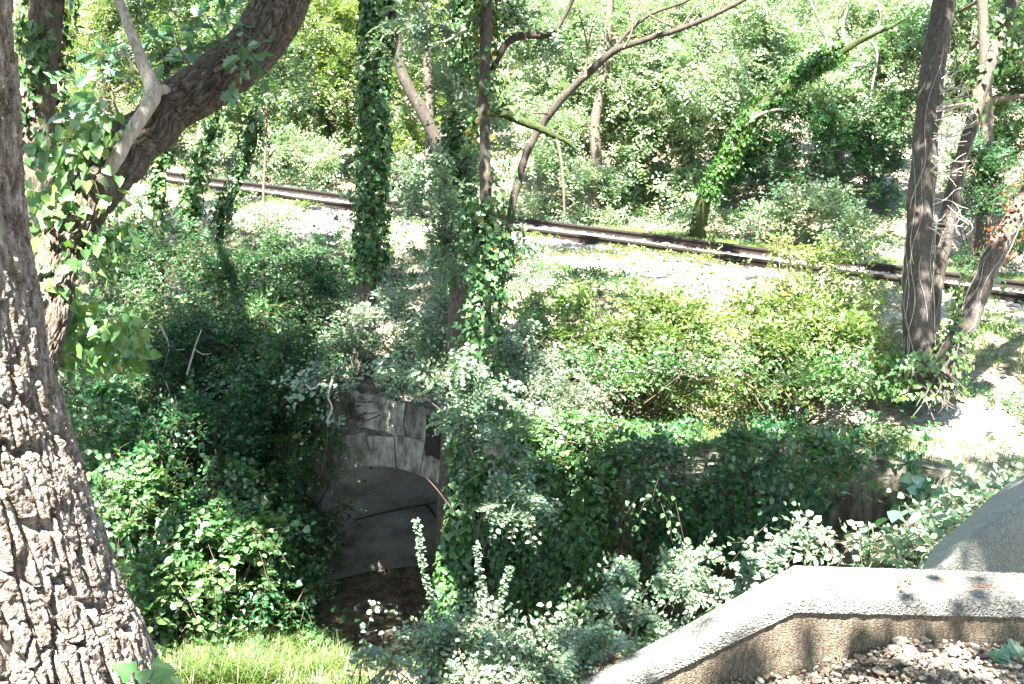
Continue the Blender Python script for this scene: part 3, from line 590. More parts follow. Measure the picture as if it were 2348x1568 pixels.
t5, c5, r5 = tree('leaning_tree', 'dark bare trunk leaning left behind the ivy-wrapped straight trunk', 'tree', [(1000, 330), (965, 255), (940, 205), (920, 160), (910, 110), (902, 40), (890, -60), (880, -260)], 22.0, [30, 28, 26, 26, 24, 24, 24, 22], 'barkk', 15, 12, 8, root_to=below(P(1040, 400, 22)))

# --- central tree: ivy below, bare bark above
t6, c6, r6 = tree('ivied_tree', 'central tree rising from the ravine, thickly ivied below and bare-barked above', 'tree', [(1022, 1478), (1046, 1330), (1068, 1180), (1086, 1020), (1100, 860), (1110, 720), (1116, 600), (1114, 470), (1112, 330), (1112, 180), (1116, 40), (1120, -80), (1130, -300)], [9.1, 9.15, 9.2, 9.25, 9.3, 9.35, 9.4, 9.45, 9.5, 9.5, 9.5, 9.5, 9.5], [66, 52, 44, 38, 34, 30, 27, 26, 26, 25, 27, 30, 30], 'barkg', 16, 30, 14, barkfn(14, 5, .007, 5), root_to=below(P(1015, 1540, 9.1), .1))
part(t6, 'climbing_ivy', 'ivy', lambda mb: (trunk_ivy(mb, c6, r6, 3600, .058, np.random.default_rng(6), 'ivy', .06, .04, .28, .9, seed=3), trunk_ivy(mb, c6, r6, 2600, .055, np.random.default_rng(7), 'ivy', .09, .26, .62, 1.2, patch=.40, seed=5), trunk_ivy(mb, c6, r6, 1900, .05, np.random.default_rng(8), 'heart', .11, .52, .97, 1.2, tint=.2, patch=.5, seed=7)), False)
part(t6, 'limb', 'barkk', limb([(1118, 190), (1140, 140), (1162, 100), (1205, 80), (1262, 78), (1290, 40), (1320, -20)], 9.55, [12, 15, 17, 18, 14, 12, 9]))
part(t6, 'limb', 'moss', limb([(1118, 262), (1160, 266), (1210, 285), (1262, 306), (1300, 325), (1330, 350)], 9.6, [12, 18, 20, 16, 9, 4]))
part(t6, 'hanging_stem', 'twig', limb([(1272, 310), (1284, 360), (1290, 420), (1294, 490)], 9.6, [9, 8, 7, 5], 6))
part(t6, 'crooked_branch', 'dead', limb([(1104, 62), (1070, 70), (1040, 86), (1010, 100), (985, 112)], 9.5, [9, 8, 7, 5, 3], 6))
part(t6, 'sucker', 'twig', lambda mb: [tube(mb, trunk_px(p_, 9.0), [.008, .006, .004], 5, 6) for p_ in ([(1090, 1250), (1120, 1120), (1170, 1060)], [(1060, 1200), (1000, 1120), (960, 1080)], [(1095, 1290), (1150, 1180), (1240, 1130)], [(1090, 1050), (1030, 960), (960, 900)])])
def t6crown(mb):
    rng = np.random.default_rng(61)
    foliage(mb, tw6, [(1190, 1150, 8.8, 100, 70, .8), (1060, 960, 8.9, 70, 60, .8), (1150, 1040, 9.0, 80, 80, .8), (1010, 860, 9.1, 120, 70, .8), (1130, 900, 9.1, 80, 90, .8)], rng, .04, K=13, L=.22, cover=1.9, tpl='oval', droop=.45, flat=.3, pinn=True, seed=3, amp=1.2)
tw6 = MB(); part(t6, 'crown', 'mint', t6crown, False, 'feathery grey-green leaflets'); tw6.build('twigs', M['twig'], t6)

t7, c7, r7 = tree('ivied_tree', 'ivy column close behind the bare-barked central trunk', 'tree', [(1050, 660), (1050, 560), (1052, 430), (1058, 300), (1064, 150), (1070, 0), (1074, -120), (1080, -300)], 10.6, [46, 44, 40, 36, 32, 30, 30, 28], 'barkd', 17, 14, 8, root_to=below(P(1050, 760, 10.6)))
part(t7, 'climbing_ivy', 'ivy', lambda mb: (trunk_ivy(mb, c7, r7, 3000, .058, np.random.default_rng(9), 'ivy', .055, .12, .95, seed=8), trunk_ivy(mb, c7, r7, 1300, .058, np.random.default_rng(10), 'ivy', .15, .1, .95, patch=.5, seed=9)), False)
tw7 = MB(); part(t7, 'crown', 'mint', lambda mb: foliage(mb, tw7, [(1030, 560, 10.2, 70, 130, 1.1), (1040, 400, 10.3, 80, 100, .9), (940, 480, 10.6, 70, 60, .4), (1180, 560, 9.8, 70, 40, .4), (1090, 250, 10, 80, 80, .6), (1180, 40, 9.8, 110, 70, .9), (1010, 60, 10, 110, 90, .6), (930, 90, 10.5, 100, 90, .4), (1010, 190, 10.3, 80, 70, .5), (1230, 120, 9.9, 80, 60, .5)], np.random.default_rng(71), .042, K=13, L=.24, cover=2.4, tpl='oval', pinn=True, droop=.4, seed=9), False); tw7.build('twigs', M['twig'], t7)

# --- bare leaning tree beside the track
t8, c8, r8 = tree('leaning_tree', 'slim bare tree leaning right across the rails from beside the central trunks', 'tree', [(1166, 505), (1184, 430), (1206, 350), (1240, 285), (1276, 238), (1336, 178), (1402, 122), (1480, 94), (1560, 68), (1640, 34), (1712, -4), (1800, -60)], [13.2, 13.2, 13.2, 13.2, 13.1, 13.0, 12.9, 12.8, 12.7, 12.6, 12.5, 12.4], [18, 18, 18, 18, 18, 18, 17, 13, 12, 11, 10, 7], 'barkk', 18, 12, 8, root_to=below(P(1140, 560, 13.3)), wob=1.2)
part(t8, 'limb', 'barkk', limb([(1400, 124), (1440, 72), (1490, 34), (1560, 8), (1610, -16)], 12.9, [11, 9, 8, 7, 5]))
def fine(mb):
    r = np.random.default_rng(81)
    for p_ in ([(1440, 72), (1470, 10), (1480, -40)], [(1490, 36), (1540, 60), (1575, 52)], [(1430, 112), (1450, 60), (1432, 0)], [(1560, 68), (1590, 20), (1600, -20)], [(1500, 88), (1520, 40), (1560, 16)], [(1340, 178), (1345, 110), (1330, 40), (1300, -20)], [(1340, 176), (1352, 90), (1372, 20)], [(1640, 34), (1660, 5), (1690, -40)], [(1256, 262), (1230, 258), (1200, 262)]):
        d = 12.8; tube(mb, trunk_px(p_, d), np.linspace(.014, .005, len(p_)), 6, 6, 3., None, int(p_[1][0]))
part(t8, 'bare_twigs', 'twig', fine)

# --- mossy leaning tree across the line
t9, c9, r9 = tree('mossy_tree', 'moss-covered trunk leaning right above the dark hollow across the rails', 'tree', [(1608, 470), (1650, 395), (1690, 330), (1716, 285), (1740, 250), (1790, 208), (1850, 165), (1905, 130), (1945, 108), (1990, 84), (2040, 62), (2080, 40)], [drail(a)+.35 for a in (1608, 1650, 1690, 1716, 1740, 1790, 1850, 1905, 1945, 1990, 2040, 2080)], [34, 34, 33, 34, 30, 28, 28, 24, 17, 12, 9, 5], 'moss', 19, 12, 8, root_to=below(P(1590, 510, drail(1620)+.9)), wob=1.0)
part(t9, 'climbing_ivy', 'mossl', lambda mb: (trunk_ivy(mb, c9, r9, 4200, .05, np.random.default_rng(12), 'ivy', .05, .1, .74, seed=3, patch=.42), trunk_ivy(mb, c9, r9, 900, .05, np.random.default_rng(13), 'ivy', .14, .1, .72, patch=.5, seed=2)), False)
for k, p_ in enumerate(([(1990, 84), (2020, 40), (2000, -20)], [(1940, 110), (1930, 60), (1950, 0)], [(1905, 130), (1890, 70), (1860, 10), (1850, -30)], [(1995, 90), (2010, 130), (1995, 220)], [(1720, 275), (1760, 255), (1800, 250)])): part(t9, 'bare_twig', 'dead', lambda mb: tube(mb, trunk_px(p_, drail(1920)+.4), np.linspace(.03, .01, len(p_)), 6, 6, 2., None, k))

# --- the tree with three stems on the right bank
b10 = below(P(2112, 885, 11.0), .1)
def stem_in(root, pts, dep, wd, mat, seed, bf, seg=40):
    def fn(mb): fn.c, fn.r = tube(mb, trunk_px(pts, dep), wpx(wd, np.broadcast_to(dep, (len(pts),))), seg, 14, .4, None, seed, bf)
    part(root, 'trunk', mat, fn); return fn.c, fn.r
t10 = empty('three_stemmed_tree', b10, 'three-stemmed tree on the sunlit bank at the right, strung with bare vines', 'tree')
ca, ra = stem_in(t10, [(2112, 905), (2108, 830), (2104, 740), (2104, 640), (2108, 540), (2110, 440), (2118, 330), (2132, 220), (2146, 120), (2160, 20), (2172, -80), (2190, -300)], 10.6, [88, 74, 66, 64, 60, 58, 56, 54, 52, 50, 48, 44], 'barkg', 1, barkfn(20, 5, .009, 6), 56)
cb, rb = stem_in(t10, [(2128, 760), (2142, 660), (2158, 560), (2178, 470), (2196, 400), (2216, 330), (2236, 260), (2262, 170), (2296, 70), (2326, -20), (2370, -160)], 10.9, [40, 38, 38, 36, 32, 30, 30, 29, 28, 28, 26], 'barkg', 2, barkfn(14, 5, .006, 7))
cc_, rc_ = stem_in(t10, [(2150, 880), (2182, 812), (2210, 752), (2236, 690), (2262, 620), (2292, 560), (2326, 500), (2370, 430), (2440, 330), (2520, 210)], 10.4, [52, 56, 52, 46, 44, 42, 42, 42, 40, 38], 'barkg', 3, barkfn(16, 5, .007, 8))
part(t10, 'stump', 'barkg', limb([(2168, 870), (2172, 810), (2178, 775), (2190, 768)], 10.35, [26, 24, 18, 8], 12))
part(t10, 'climbing_ivy', 'ivyl', lambda mb: (trunk_ivy(mb, cc_, rc_, 700, .05, np.random.default_rng(21), 'ivy', .06, .08, .42, patch=.5, seed=2), trunk_ivy(mb, ca, ra, 900, .05, np.random.default_rng(22), 'ivy', .16, .0, .12, patch=.35, seed=3), trunk_ivy(mb, cb, rb, 500, .055, np.random.default_rng(23), 'ivy', .08, .55, 1., patch=.5, seed=5)), False)
part(t10, 'withered_leaves', 'dryl', lambda mb: (trunk_ivy(mb, cc_, rc_, 420, .04, np.random.default_rng(24), 'ivy', .05, .52, .95, patch=.45, seed=1), [sprays(mb, np.array([P(2325, 425, 10.2)+np.random.default_rng(i).normal(size=3)*.07 for i in range(9)]), np.random.default_rng(5).normal(size=(9, 3)), .10, 5, .034, 'oval', np.random.default_rng(6))]), False)
def vines(mb):
    r = np.random.default_rng(31)
    for (C_, R_, n, w0) in ((ca, ra, 15, .005), (cb, rb, 5, .0035), (cc_, rc_, 6, .0045)):
        for k in range(n):
            i0 = r.integers(0, max(2, len(C_)//2)) if k % 2 else r.integers(0, 12); i1 = min(len(C_)-1, i0+r.integers(20, 80)); a = r.uniform(-3.4, .8); da = r.normal()*.012; pts = []
            for i in range(i0, i1, 3):
                tg = nz(C_[min(i+1, len(C_)-1)]-C_[i-1]) if i else np.array([0, 0, 1.]); s_ = nz(np.cross(tg, [0, 1, 0])); f_ = np.cross(s_, tg); aa = a+da*(i-i0)+.25*sin(i*.21+k)
                pts.append(C_[i]+(s_*cos(aa)+f_*sin(aa))*(R_[i]*1.04+.006))
            if len(pts) > 2: tube(mb, pts, np.linspace(w0, w0*.5, len(pts)), 5, 2)
part(t10, 'vines', 'dead', vines)
def deadtw(mb):
    r = np.random.default_rng(33)
    for k in range(42):
        y = r.choice([250, 290, 310, 345, 370, 385, 400, 470, 520, 180, 205]) + r.normal()*8; x = np.interp(y, [180, 520], [2140, 2112])+r.uniform(8, 26); p = P(x, y, 10.45); pts = [p]; d = RT*r.uniform(.5, 1)+UP*r.normal()*.35-FW*r.uniform(0, .5)
        for j in range(5): d = nz(d+.28*r.normal(size=3)+UP*.08); pts.append(pts[-1]+d*r.uniform(.05, .1)*(.9 if y < 240 else 1))
        tube(mb, pts, np.linspace(.007, .0025, 6), 5, 4)
        if k % 2: q = pts[3]; tube(mb, [q, q+nz(d+UP*.8)*.07, q+nz(d+UP*.8)*.12+RT*.03], [.005, .0035, .002], 5, 3)
    for x, y in [(2200, 520), (2215, 540), (2205, 530)]:
        tube(mb, [P(x, y, 10.6), P(x+14, y-16, 10.5), P(x+10+r.normal()*14, y-34, 10.5), P(x-18+r.normal()*16, y-50, 10.5)], [.009, .007, .005, .003], 5, 5)
part(t10, 'dead_twigs', 'pale', deadtw)
def roots(mb):
    r = np.random.default_rng(35)
    for k in range(26):
        a = P(2080+r.uniform(0, 100), 860+r.normal()*18, 10.3); b = a+np.array([r.normal()*.18, -.1-.15*r.random(), -.22-.1*r.random()]); tube(mb, [a, (a+b)/2+r.normal(size=3)*.05, b], [.01, .008, .004], 5, 4)
part(t10, 'root_tangle', 'barkg', roots)
part(t10, 'hanging_twigs', 'twig', lambda mb: [tube(mb, trunk_px(p_, 10.7), np.linspace(.009, .003, len(p_)), 5, 7, 3., None, k) for k, p_ in enumerate(([(2140, 60), (2098, 130), (2030, 190), (2000, 240)], [(2140, 90), (2100, 160), (2080, 240), (2070, 320)], [(2160, 20), (2186, 90), (2196, 160), (2228, 240), (2240, 300)], [(2165, 10), (2215, 70), (2262, 110)], [(2180, -20), (2180, 60), (2176, 130)], [(2080, 240), (2095, 300), (2060, 330)]))])

# --- small trunks at the edge of the line, left
for k, (pts, d, wd, lb) in enumerate([([(362, 500), (368, 440), (372, 380), (374, 330), (380, 200), (380, 100)], 15, [22, 22, 22, 20, 16, 12], 'short ivied sapling just right of the leaning dark trunk, nearest to it before the rails'),
                                  ([(440, 520), (432, 470), (446, 410), (462, 375), (490, 290), (520, 180)], 15, [24, 22, 22, 22, 16, 12], 'crooked mossy sapling, second from the leaning dark trunk before the rails'),
                                  ([(505, 520), (522, 470), (545, 420), (560, 380), (578, 320), (582, 260), (600, 120)], 15.5, [18, 20, 20, 20, 24, 18, 14], 'right-leaning ivied sapling, third from the leaning dark trunk before the rails'),
                                  ([(612, 540), (606, 480), (604, 430), (610, 300), (612, 150)], 14, [7, 7, 6, 6, 5], 'thin bare sapling just left of the ivy-wrapped straight trunk')]):
    q, c_, r_2 = tree('sapling', lb, 'sapling', pts, d, wd, 'moss' if k < 3 else 'twig', 40+k, 10, 6, root_to=below(P(pts[0][0], pts[0][1]+40, d)), group='saplings before the rails')
    if k < 3: part(q, 'climbing_ivy', 'ivy', lambda mb: trunk_ivy(mb, c_, r_2, 1100, .062, np.random.default_rng(50+k), 'ivy', .07, .1, .85, patch=.45, seed=k), False)
    tws = MB(); part(q, 'crown', 'mid', lambda mb: foliage(mb, tws, [(pts[-1][0]+20, pts[-1][1]+60, d, 90, 90, .5), (pts[-1][0]-10, pts[-1][1]-60, d, 100, 80, .6)], np.random.default_rng(60+k), .06, K=9, L=.35, cover=3, seed=k), False); tws.build('twigs', M['twig'], q)

# ------------------------------------------------------------------ wood across the line: trees with crowns
def wood(label, pts, d, wd, lobes, mat, seed, size=.085, cat='tree', name='woodland_tree', bmat='barkd', group='trees of the wood across the rails', **kw):
    d = max(d, max(drail(a) for a, b in pts)+1.2)
    q, c_, r_2 = tree(name, label, cat, pts, d, wd, bmat, seed, 10, 6, root_to=below(P(pts[0][0], pts[0][1]+30, d)), group=group, wob=1.5)
    tw = MB(); rng = np.random.default_rng(seed)
    lobes = [(l[0], l[1], max(l[2], drail(l[0])+2.2), *l[3:]) for l in lobes]
    def fn(mb): foliage(mb, tw, lobes, rng, size, seed=seed, **kw)
    part(q, 'crown', mat, fn, False)
    for l in lobes:
        e = P(*l[:3]); i = int(np.argmin(np.linalg.norm(c_-e, axis=1))); i = max(0, i-2); tube(tw, [c_[i], (c_[i]+e)/2+rng.normal(size=3)*.25, e], [r_2[i]*.5, r_2[i]*.3, .012], 6, 5)
    tw.build('branches', M['twig'], q); return q
wood('yellow-green tree behind the leaning dark trunk, seen through the fork of the dead branch', [(250, 330), (240, 200), (235, 60), (230, -80)], 22, [24, 22, 20, 18], [(180, 60, 22, 130, 110), (330, 40, 21, 140, 100), (250, 190, 22, 150, 100), (180, 300, 20, 120, 90), (420, 150, 22, 110, 100)], 'yellow', 101, .075, cover=3.4)
wood('yellow-green tree between the leaning dark trunk and the ivy-wrapped straight trunk', [(580, 330), (590, 220), (600, 90), (600, -60)], 20, [26, 22, 20, 18], [(640, 60, 19, 150, 110), (560, 170, 20, 110, 90, .8), (720, 170, 20, 130, 100), (620, 250, 19.5, 110, 60, .6), (770, 70, 21, 110, 120), (500, 280, 19, 80, 50, .7)], 'yellow', 102, .075, cover=3.4)
wood('mossy-footed tree with yellow leaves standing left of the ivy-wrapped straight trunk', [(738, 310), (745, 250), (752, 180), (760, 40), (770, -80)], 25, [44, 30, 22, 18, 16], [(730, 30, 25, 130, 100), (800, 180, 24, 90, 90), (690, 110, 25, 80, 60)], 'yellow', 103, .09, bmat='moss', cover=2.6)
wood('bright green tree filling the gap between the ivy-wrapped straight trunk and the central tree', [(985, 300), (975, 150), (970, 0), (970, -80)], 20, [22, 20, 18, 16], [(960, 60, 20, 110, 110), (930, 200, 20, 90, 90, .8), (1010, 250, 19, 90, 80), (980, 330, 17, 110, 60), (900, 330, 17, 70, 50)], 'yellow', 104, .085, cover=3.4)
wood('pale tree whose crown spreads behind the slim bare leaning tree', [(1370, 380), (1362, 300), (1375, 200), (1390, 90), (1400, -60)], 19, [26, 24, 20, 18, 16], [(1250, 100, 20, 120, 110), (1380, 80, 20, 130, 120), (1300, 230, 19, 120, 90), (1450, 200, 19, 120, 110), (1520, 60, 21, 120, 90)], 'sun_tint_leaf', 105, .085, cover=3.4, tint=.1)
wood('pale tree behind and left of the mossy leaning trunk', [(1570, 400), (1575, 260), (1590, 120), (1600, -40)], 21, [24, 22, 20, 18], [(1600, 180, 20, 130, 120), (1680, 60, 21, 130, 110), (1540, 290, 19, 110, 90), (1640, 290, 19, 90, 80, .8)], 'sun_tint_leaf', 106, .085, cover=3.4, tint=.12)
wood('bright tree behind and right of the mossy leaning trunk', [(1930, 330), (1935, 240), (1925, 120), (1930, -30)], 23, [24, 22, 20, 18], [(1820, 70, 23, 130, 110), (1960, 180, 22, 130, 110), (1830, 240, 21, 120, 80), (2010, 40, 23, 120, 100), (1740, 180, 22, 90, 90)], 'sun_tint_leaf', 107, .085, cover=3.4, tint=.1)
wood('green tree filling the top right corner behind the three stems', [(2270, 420), (2262, 260), (2250, 100), (2250, -40)], 17, [30, 26, 24, 20], [(2230, 60, 18, 130, 110), (2310, 200, 16, 80, 120, 1.1), (2200, 210, 19, 80, 90), (2060, 120, 21, 100, 90), (2320, 330, 15.5, 60, 80, 1.2), (2090, 260, 19, 80, 70)], 'mid', 108, .08, cover=3.4)
wood('dense tree closing the wood between the two yellow-green crowns on the left', [(440, 300), (440, 160), (445, 20), (450, -80)], 30, [26, 24, 20, 18], [(420, 40, 30, 130, 110), (560, 40, 30, 130, 110), (480, 190, 29, 120, 80, .7), (880, 40, 30, 130, 110), (100, 120, 27, 120, 130)], 'yellow', 109, .11, cover=3.2)
wood('tall tree closing the wood behind the central tree and the slim bare one', [(1180, 260), (1180, 100), (1180, -60)], 30, [26, 24, 20], [(1100, 80, 30, 150, 130), (1260, 30, 30, 150, 100), (1450, 60, 31, 150, 130), (1180, 250, 26, 130, 90), (1020, 130, 29, 110, 130)], 'sun_tint_leaf', 110, .11, cover=3.2, tint=.15)
wood('tall tree closing the wood beyond the mossy leaning trunk', [(1800, 260), (1800, 100), (1800, -60)], 31, [26, 24, 20], [(1600, 60, 31, 150, 130), (1780, 140, 31, 150, 150), (1950, 40, 31, 150, 130), (2120, 120, 30, 130, 140), (2290, 80, 28, 120, 140)], 'sun_tint_leaf', 111, .11, cover=3.2, tint=.15)

# ------------------------------------------------------------------ bushes
gA = 'bushes across the rails'
bush('bush', 'grey-green bush across the rails, under the slim bare leaning tree', 'bush', [(1230, 380, 16.5, 110, 70), (1340, 420, 16.5, 100, 60, .9), (1270, 300, 17.5, 90, 60)], 'sun_tint_leaf', 201, .08, gA, far=1.0, skirt=False, cover=2.6)
bush('bush', 'pale broad-leaved bush across the rails, left of the mossy leaning trunk', 'bush', [(1490, 380, 16.5, 110, 90, 1.1), (1560, 420, 16, 100, 60), (1420, 460, 15.8, 100, 40), (1520, 300, 17.5, 90, 70)], 'sun_tint_leaf', 202, .095, gA, 'oval', far=2.8, skirt=False, cover=2.6, tint=.15)
bush('bush', 'dark hollow-sided bush across the rails, right of the mossy leaning trunk', 'bush', [(1780, 330, 17.5, 110, 60), (1900, 300, 17.5, 110, 50), (2010, 350, 17.5, 80, 70), (1700, 400, 17.5, 60, 60, .8), (1840, 395, 18.5, 110, 60, .5), (1990, 440, 18.5, 70, 60, .5)], 'dark', 203, .08, gA, far=3.2, skirt=False, cover=3.)
bush('bush', 'low bright bush between the dark hollow and the far rail', 'bush', [(1620, 490, 15, 110, 45), (1760, 500, 14.6, 90, 40, .8), (1860, 470, 15.4, 90, 50), (1960, 520, 14.4, 90, 45), (1920, 450, 16, 60, 30, .6)], 'sun_tint_leaf', 204, .075, gA, far=1.0, skirt=False, cover=2.4, tint=.1)
bush('bush', 'shaded green bush across the rails, behind the second and third stems', 'bush', [(2290, 420, 15, 70, 60, 1.2), (2220, 380, 16, 60, 70), (2330, 560, 13.6, 40, 40, .7), (2220, 600, 13.2, 40, 40, .6), (2290, 470, 16.5, 90, 90, .5)], 'dark', 205, .07, gA, far=1.0, skirt=False, cover=2.6)
bush('bush', 'leafy bush on the far side of the rails, left of the ivy-wrapped straight trunk', 'bush', [(560, 330, 19, 90, 50), (680, 340, 19, 100, 50), (620, 390, 18.5, 90, 30, .6), (760, 380, 17.5, 80, 50), (480, 340, 20, 60, 40, .5)], 'sun_tint_leaf', 206, .08, gA, far=1.0, skirt=False, cover=2.4)
bush('bush', 'leafy bush on the far side of the rails, between the ivy-wrapped and central trunks', 'bush', [(930, 400, 16, 80, 50), (1000, 400, 15.6, 60, 50), (930, 440, 15.4, 60, 24, .6)], 'mint', 207, .075, gA, far=1.0, skirt=False, cover=2.4)
bush('bush', 'low mint-coloured bush at the far rail, left of the central trunks', 'bush', [(1230, 470, 15, 90, 26, .8), (1370, 500, 14.6, 90, 24, .8)], 'sun_tint_leaf', 208, .07, gA, far=1.0, skirt=False, cover=3, tint=.1)
bush('bush', 'tall pale thicket behind the gap between the slim bare tree and mossy leaning trunk', 'bush', [(1290, 200, 20, 120, 90), (1420, 270, 20, 110, 90), (1530, 200, 20, 110, 90), (1620, 330, 19, 90, 60, .7), (1360, 340, 19, 90, 50)], 'sun_tint_leaf', 301, .09, gA, far=3.4, skirt=False, cover=2.8)
bush('bush', 'tall pale thicket closing the wood above the dark hollow', 'bush', [(1720, 230, 20, 110, 80), (1850, 210, 20, 120, 90), (1980, 230, 20, 110, 90), (2060, 330, 19, 60, 80), (1780, 120, 22, 120, 80)], 'sun_tint_leaf', 302, .09, gA, far=4., skirt=False, cover=2.8)
bush('bush', 'yellow-green thicket behind the rails, framed by the leaning dark trunk and the ivy-wrapped one', 'bush', [(470, 280, 22, 80, 70), (580, 290, 22, 90, 60), (690, 260, 22, 100, 70), (790, 300, 21, 70, 70), (660, 340, 21, 90, 40)], 'yellow', 303, .085, gA, far=3., skirt=False, cover=2.2)
gB = 'bushes on the sunny bank below the rails'
bush('bush', 'yellow-green bush on the bank right of the central trunk, highest on its left', 'bush', [(1250, 715, 12.4, 80, 45), (1350, 690, 12.4, 80, 45), (1300, 760, 12.0, 110, 50)], 'yellow', 211, .068, gB, cover=2.4, up=-.2)
bush('bush', 'broad yellow-green bush in the middle of the sunny bank', 'bush', [(1470, 705, 12.2, 100, 45), (1590, 715, 12.0, 100, 55), (1540, 780, 11.7, 130, 55), (1440, 780, 11.9, 90, 55)], 'yellow', 212, .068, gB, cover=2.4, up=-.2)
bush('bush', 'yellow-green bush on the sunny bank, below the rails and left of the three stems', 'bush', [(1740, 715, 11.7, 80, 60), (1850, 730, 11.4, 80, 60), (1790, 780, 11.2, 120, 70), (1920, 790, 10.9, 80, 90), (1965, 760, 11.0, 45, 50, .6)], 'yellow', 213, .068, gB, cover=2.4, up=-.2)
bush('sapling', 'thin lime-green sapling standing up in front of the rails', 'sapling', [(1800, 560, 11.8, 45, 60, .5), (1860, 590, 11.6, 80, 40, .6), (1930, 585, 11.5, 60, 26, .5), (1780, 640, 11.7, 60, 40, .5), (1620, 590, 12.3, 26, 50, .4), (2000, 575, 11.4, 45, 20, .4)], 'yellow', 214, .062, None, cover=2.6, tint=.3, droop=.15)
bush('bush', 'green bush low on the sunny bank under the broad one', 'bush', [(1420, 860, 11.3, 120, 50), (1560, 850, 11, 110, 50, .8), (1330, 830, 11.5, 80, 60)], 'mid', 215, .064, gB, skirt=False, cover=2.4, up=-.2)
bush('bush', 'white-lit shrub low on the bank, left of the foot of the three stems', 'bush', [(1700, 850, 10.6, 80, 40, .8), (1860, 870, 10.4, 110, 50, .9), (1970, 860, 10.2, 60, 60)], 'mid', 216, .064, gB, skirt=False, cover=2.4, up=-.2)
gE = 'shrubs above the culvert'
bush('shrub', 'grey-green shrub above the culvert arch, left of the central trunk', 'shrub', [(900, 720, 11.6, 90, 50), (960, 790, 11.2, 90, 60), (840, 790, 11.6, 80, 50), (1040, 730, 11.2, 70, 70)], 'mint', 221, .05, gE, back=True, skirt=False, cover=2.4, droop=.4)
bush('shrub', 'pale shrub spilling over the top of the culvert with a hanging dead twig', 'shrub', [(780, 862, 11.0, 80, 30, .9), (720, 868, 10.9, 50, 24, .7), (880, 870, 10.9, 90, 40), (760, 960, 10.85, 16, 14, .4)], 'mint', 222, .056, gE, 'oval', back=True, skirt=False, cover=2.4, tint=.2, droop=.35)
bush('shrub', 'feathery shrub above the culvert, right of the central trunk', 'shrub', [(1200, 800, 10.8, 90, 70), (1190, 900, 10.4, 90, 60), (1280, 900, 10.4, 90, 50)], 'mint', 223, .045, gE, back=True, skirt=False, cover=2.4)
bush('shrub', 'sunlit ivy-leaved shrub on top of the buttress right of the culvert', 'shrub', [(1200, 990, 9.7, 110, 60), (1330, 990, 9.6, 100, 50), (1300, 1060, 9.5, 120, 50), (1420, 1030, 9.6, 70, 50)], 'mid', 224, .052, gE, 'heart', back=True, skirt=False, cover=2.4, droop=.5)
bush('shrub', 'trailing shrub spilling over the top of the ivied retaining wall', 'shrub', [(1540, 1035, 9.4, 90, 60), (1500, 1110, 9.3, 50, 50, .7), (1690, 1005, 9.2, 70, 36), (1860, 1015, 8.8, 90, 55), (1960, 1070, 8.6, 60, 50), (1830, 1090, 8.7, 40, 40, .6)], 'mid', 227, .05, None, 'oval', back=True, skirt=False, cover=2.6, droop=.55)
gD = 'bushes on the shaded slope left of the culvert'
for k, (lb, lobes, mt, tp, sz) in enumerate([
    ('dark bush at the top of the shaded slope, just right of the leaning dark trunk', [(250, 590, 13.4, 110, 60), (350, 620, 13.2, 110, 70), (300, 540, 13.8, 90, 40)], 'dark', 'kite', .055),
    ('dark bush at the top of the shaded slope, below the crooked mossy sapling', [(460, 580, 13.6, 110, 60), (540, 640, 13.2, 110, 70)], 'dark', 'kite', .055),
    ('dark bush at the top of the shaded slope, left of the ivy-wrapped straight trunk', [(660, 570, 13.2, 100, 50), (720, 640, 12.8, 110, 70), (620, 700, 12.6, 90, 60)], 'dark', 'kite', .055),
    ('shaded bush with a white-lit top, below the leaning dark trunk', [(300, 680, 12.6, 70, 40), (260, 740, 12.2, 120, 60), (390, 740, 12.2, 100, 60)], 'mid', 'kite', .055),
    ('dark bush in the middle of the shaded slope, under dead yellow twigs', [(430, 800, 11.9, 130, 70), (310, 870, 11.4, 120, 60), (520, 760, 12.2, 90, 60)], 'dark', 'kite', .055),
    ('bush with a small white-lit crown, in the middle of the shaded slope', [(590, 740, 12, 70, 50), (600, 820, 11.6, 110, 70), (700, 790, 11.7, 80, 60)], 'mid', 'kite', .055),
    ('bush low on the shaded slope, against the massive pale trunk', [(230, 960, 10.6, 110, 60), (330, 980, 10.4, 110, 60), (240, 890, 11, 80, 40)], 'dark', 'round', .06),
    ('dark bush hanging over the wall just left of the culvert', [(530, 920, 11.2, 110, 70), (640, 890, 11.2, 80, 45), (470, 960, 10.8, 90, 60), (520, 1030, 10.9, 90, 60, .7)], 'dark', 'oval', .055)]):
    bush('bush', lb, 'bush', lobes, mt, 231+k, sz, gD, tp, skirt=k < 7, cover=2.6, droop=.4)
gI = 'brambles in the ravine left of the culvert'
bush('bramble', 'sunlit round-leaved bramble against the massive pale trunk, tallest in the ravine', 'bramble', [(330, 1090, 10.0, 100, 50), (250, 1160, 9.7, 80, 80), (370, 1170, 9.8, 120, 70)], 'mid', 241, .06, gI, 'round', cover=2.6)
bush('bramble', 'round-leaved bramble left of the culvert, facing its dark mouth', 'bramble', [(490, 1130, 10.2, 110, 70), (480, 1240, 9.8, 130, 80), (590, 1220, 10.0, 90, 80)], 'mid', 242, .062, gI, 'round', cover=2.6)
bush('bramble', 'bramble low beside the massive pale trunk, above the bright grass', 'bramble', [(330, 1290, 9.3, 90, 70), (420, 1340, 9.4, 120, 50), (330, 1370, 9.2, 60, 30)], 'mid', 243, .06, gI, 'round', cover=2.6, tint=.1)
bush('bramble', 'dark bramble creeping into the left side of the culvert mouth', 'bramble', [(620, 1250, 10.5, 65, 80), (690, 1345, 10.4, 65, 45), (610, 1370, 9.9, 70, 40), (630, 1180, 10.9, 50, 60, .8)], 'dark', 244, .056, gI, 'round', cover=2.6)
gK = 'undergrowth shrubs in the ravine'
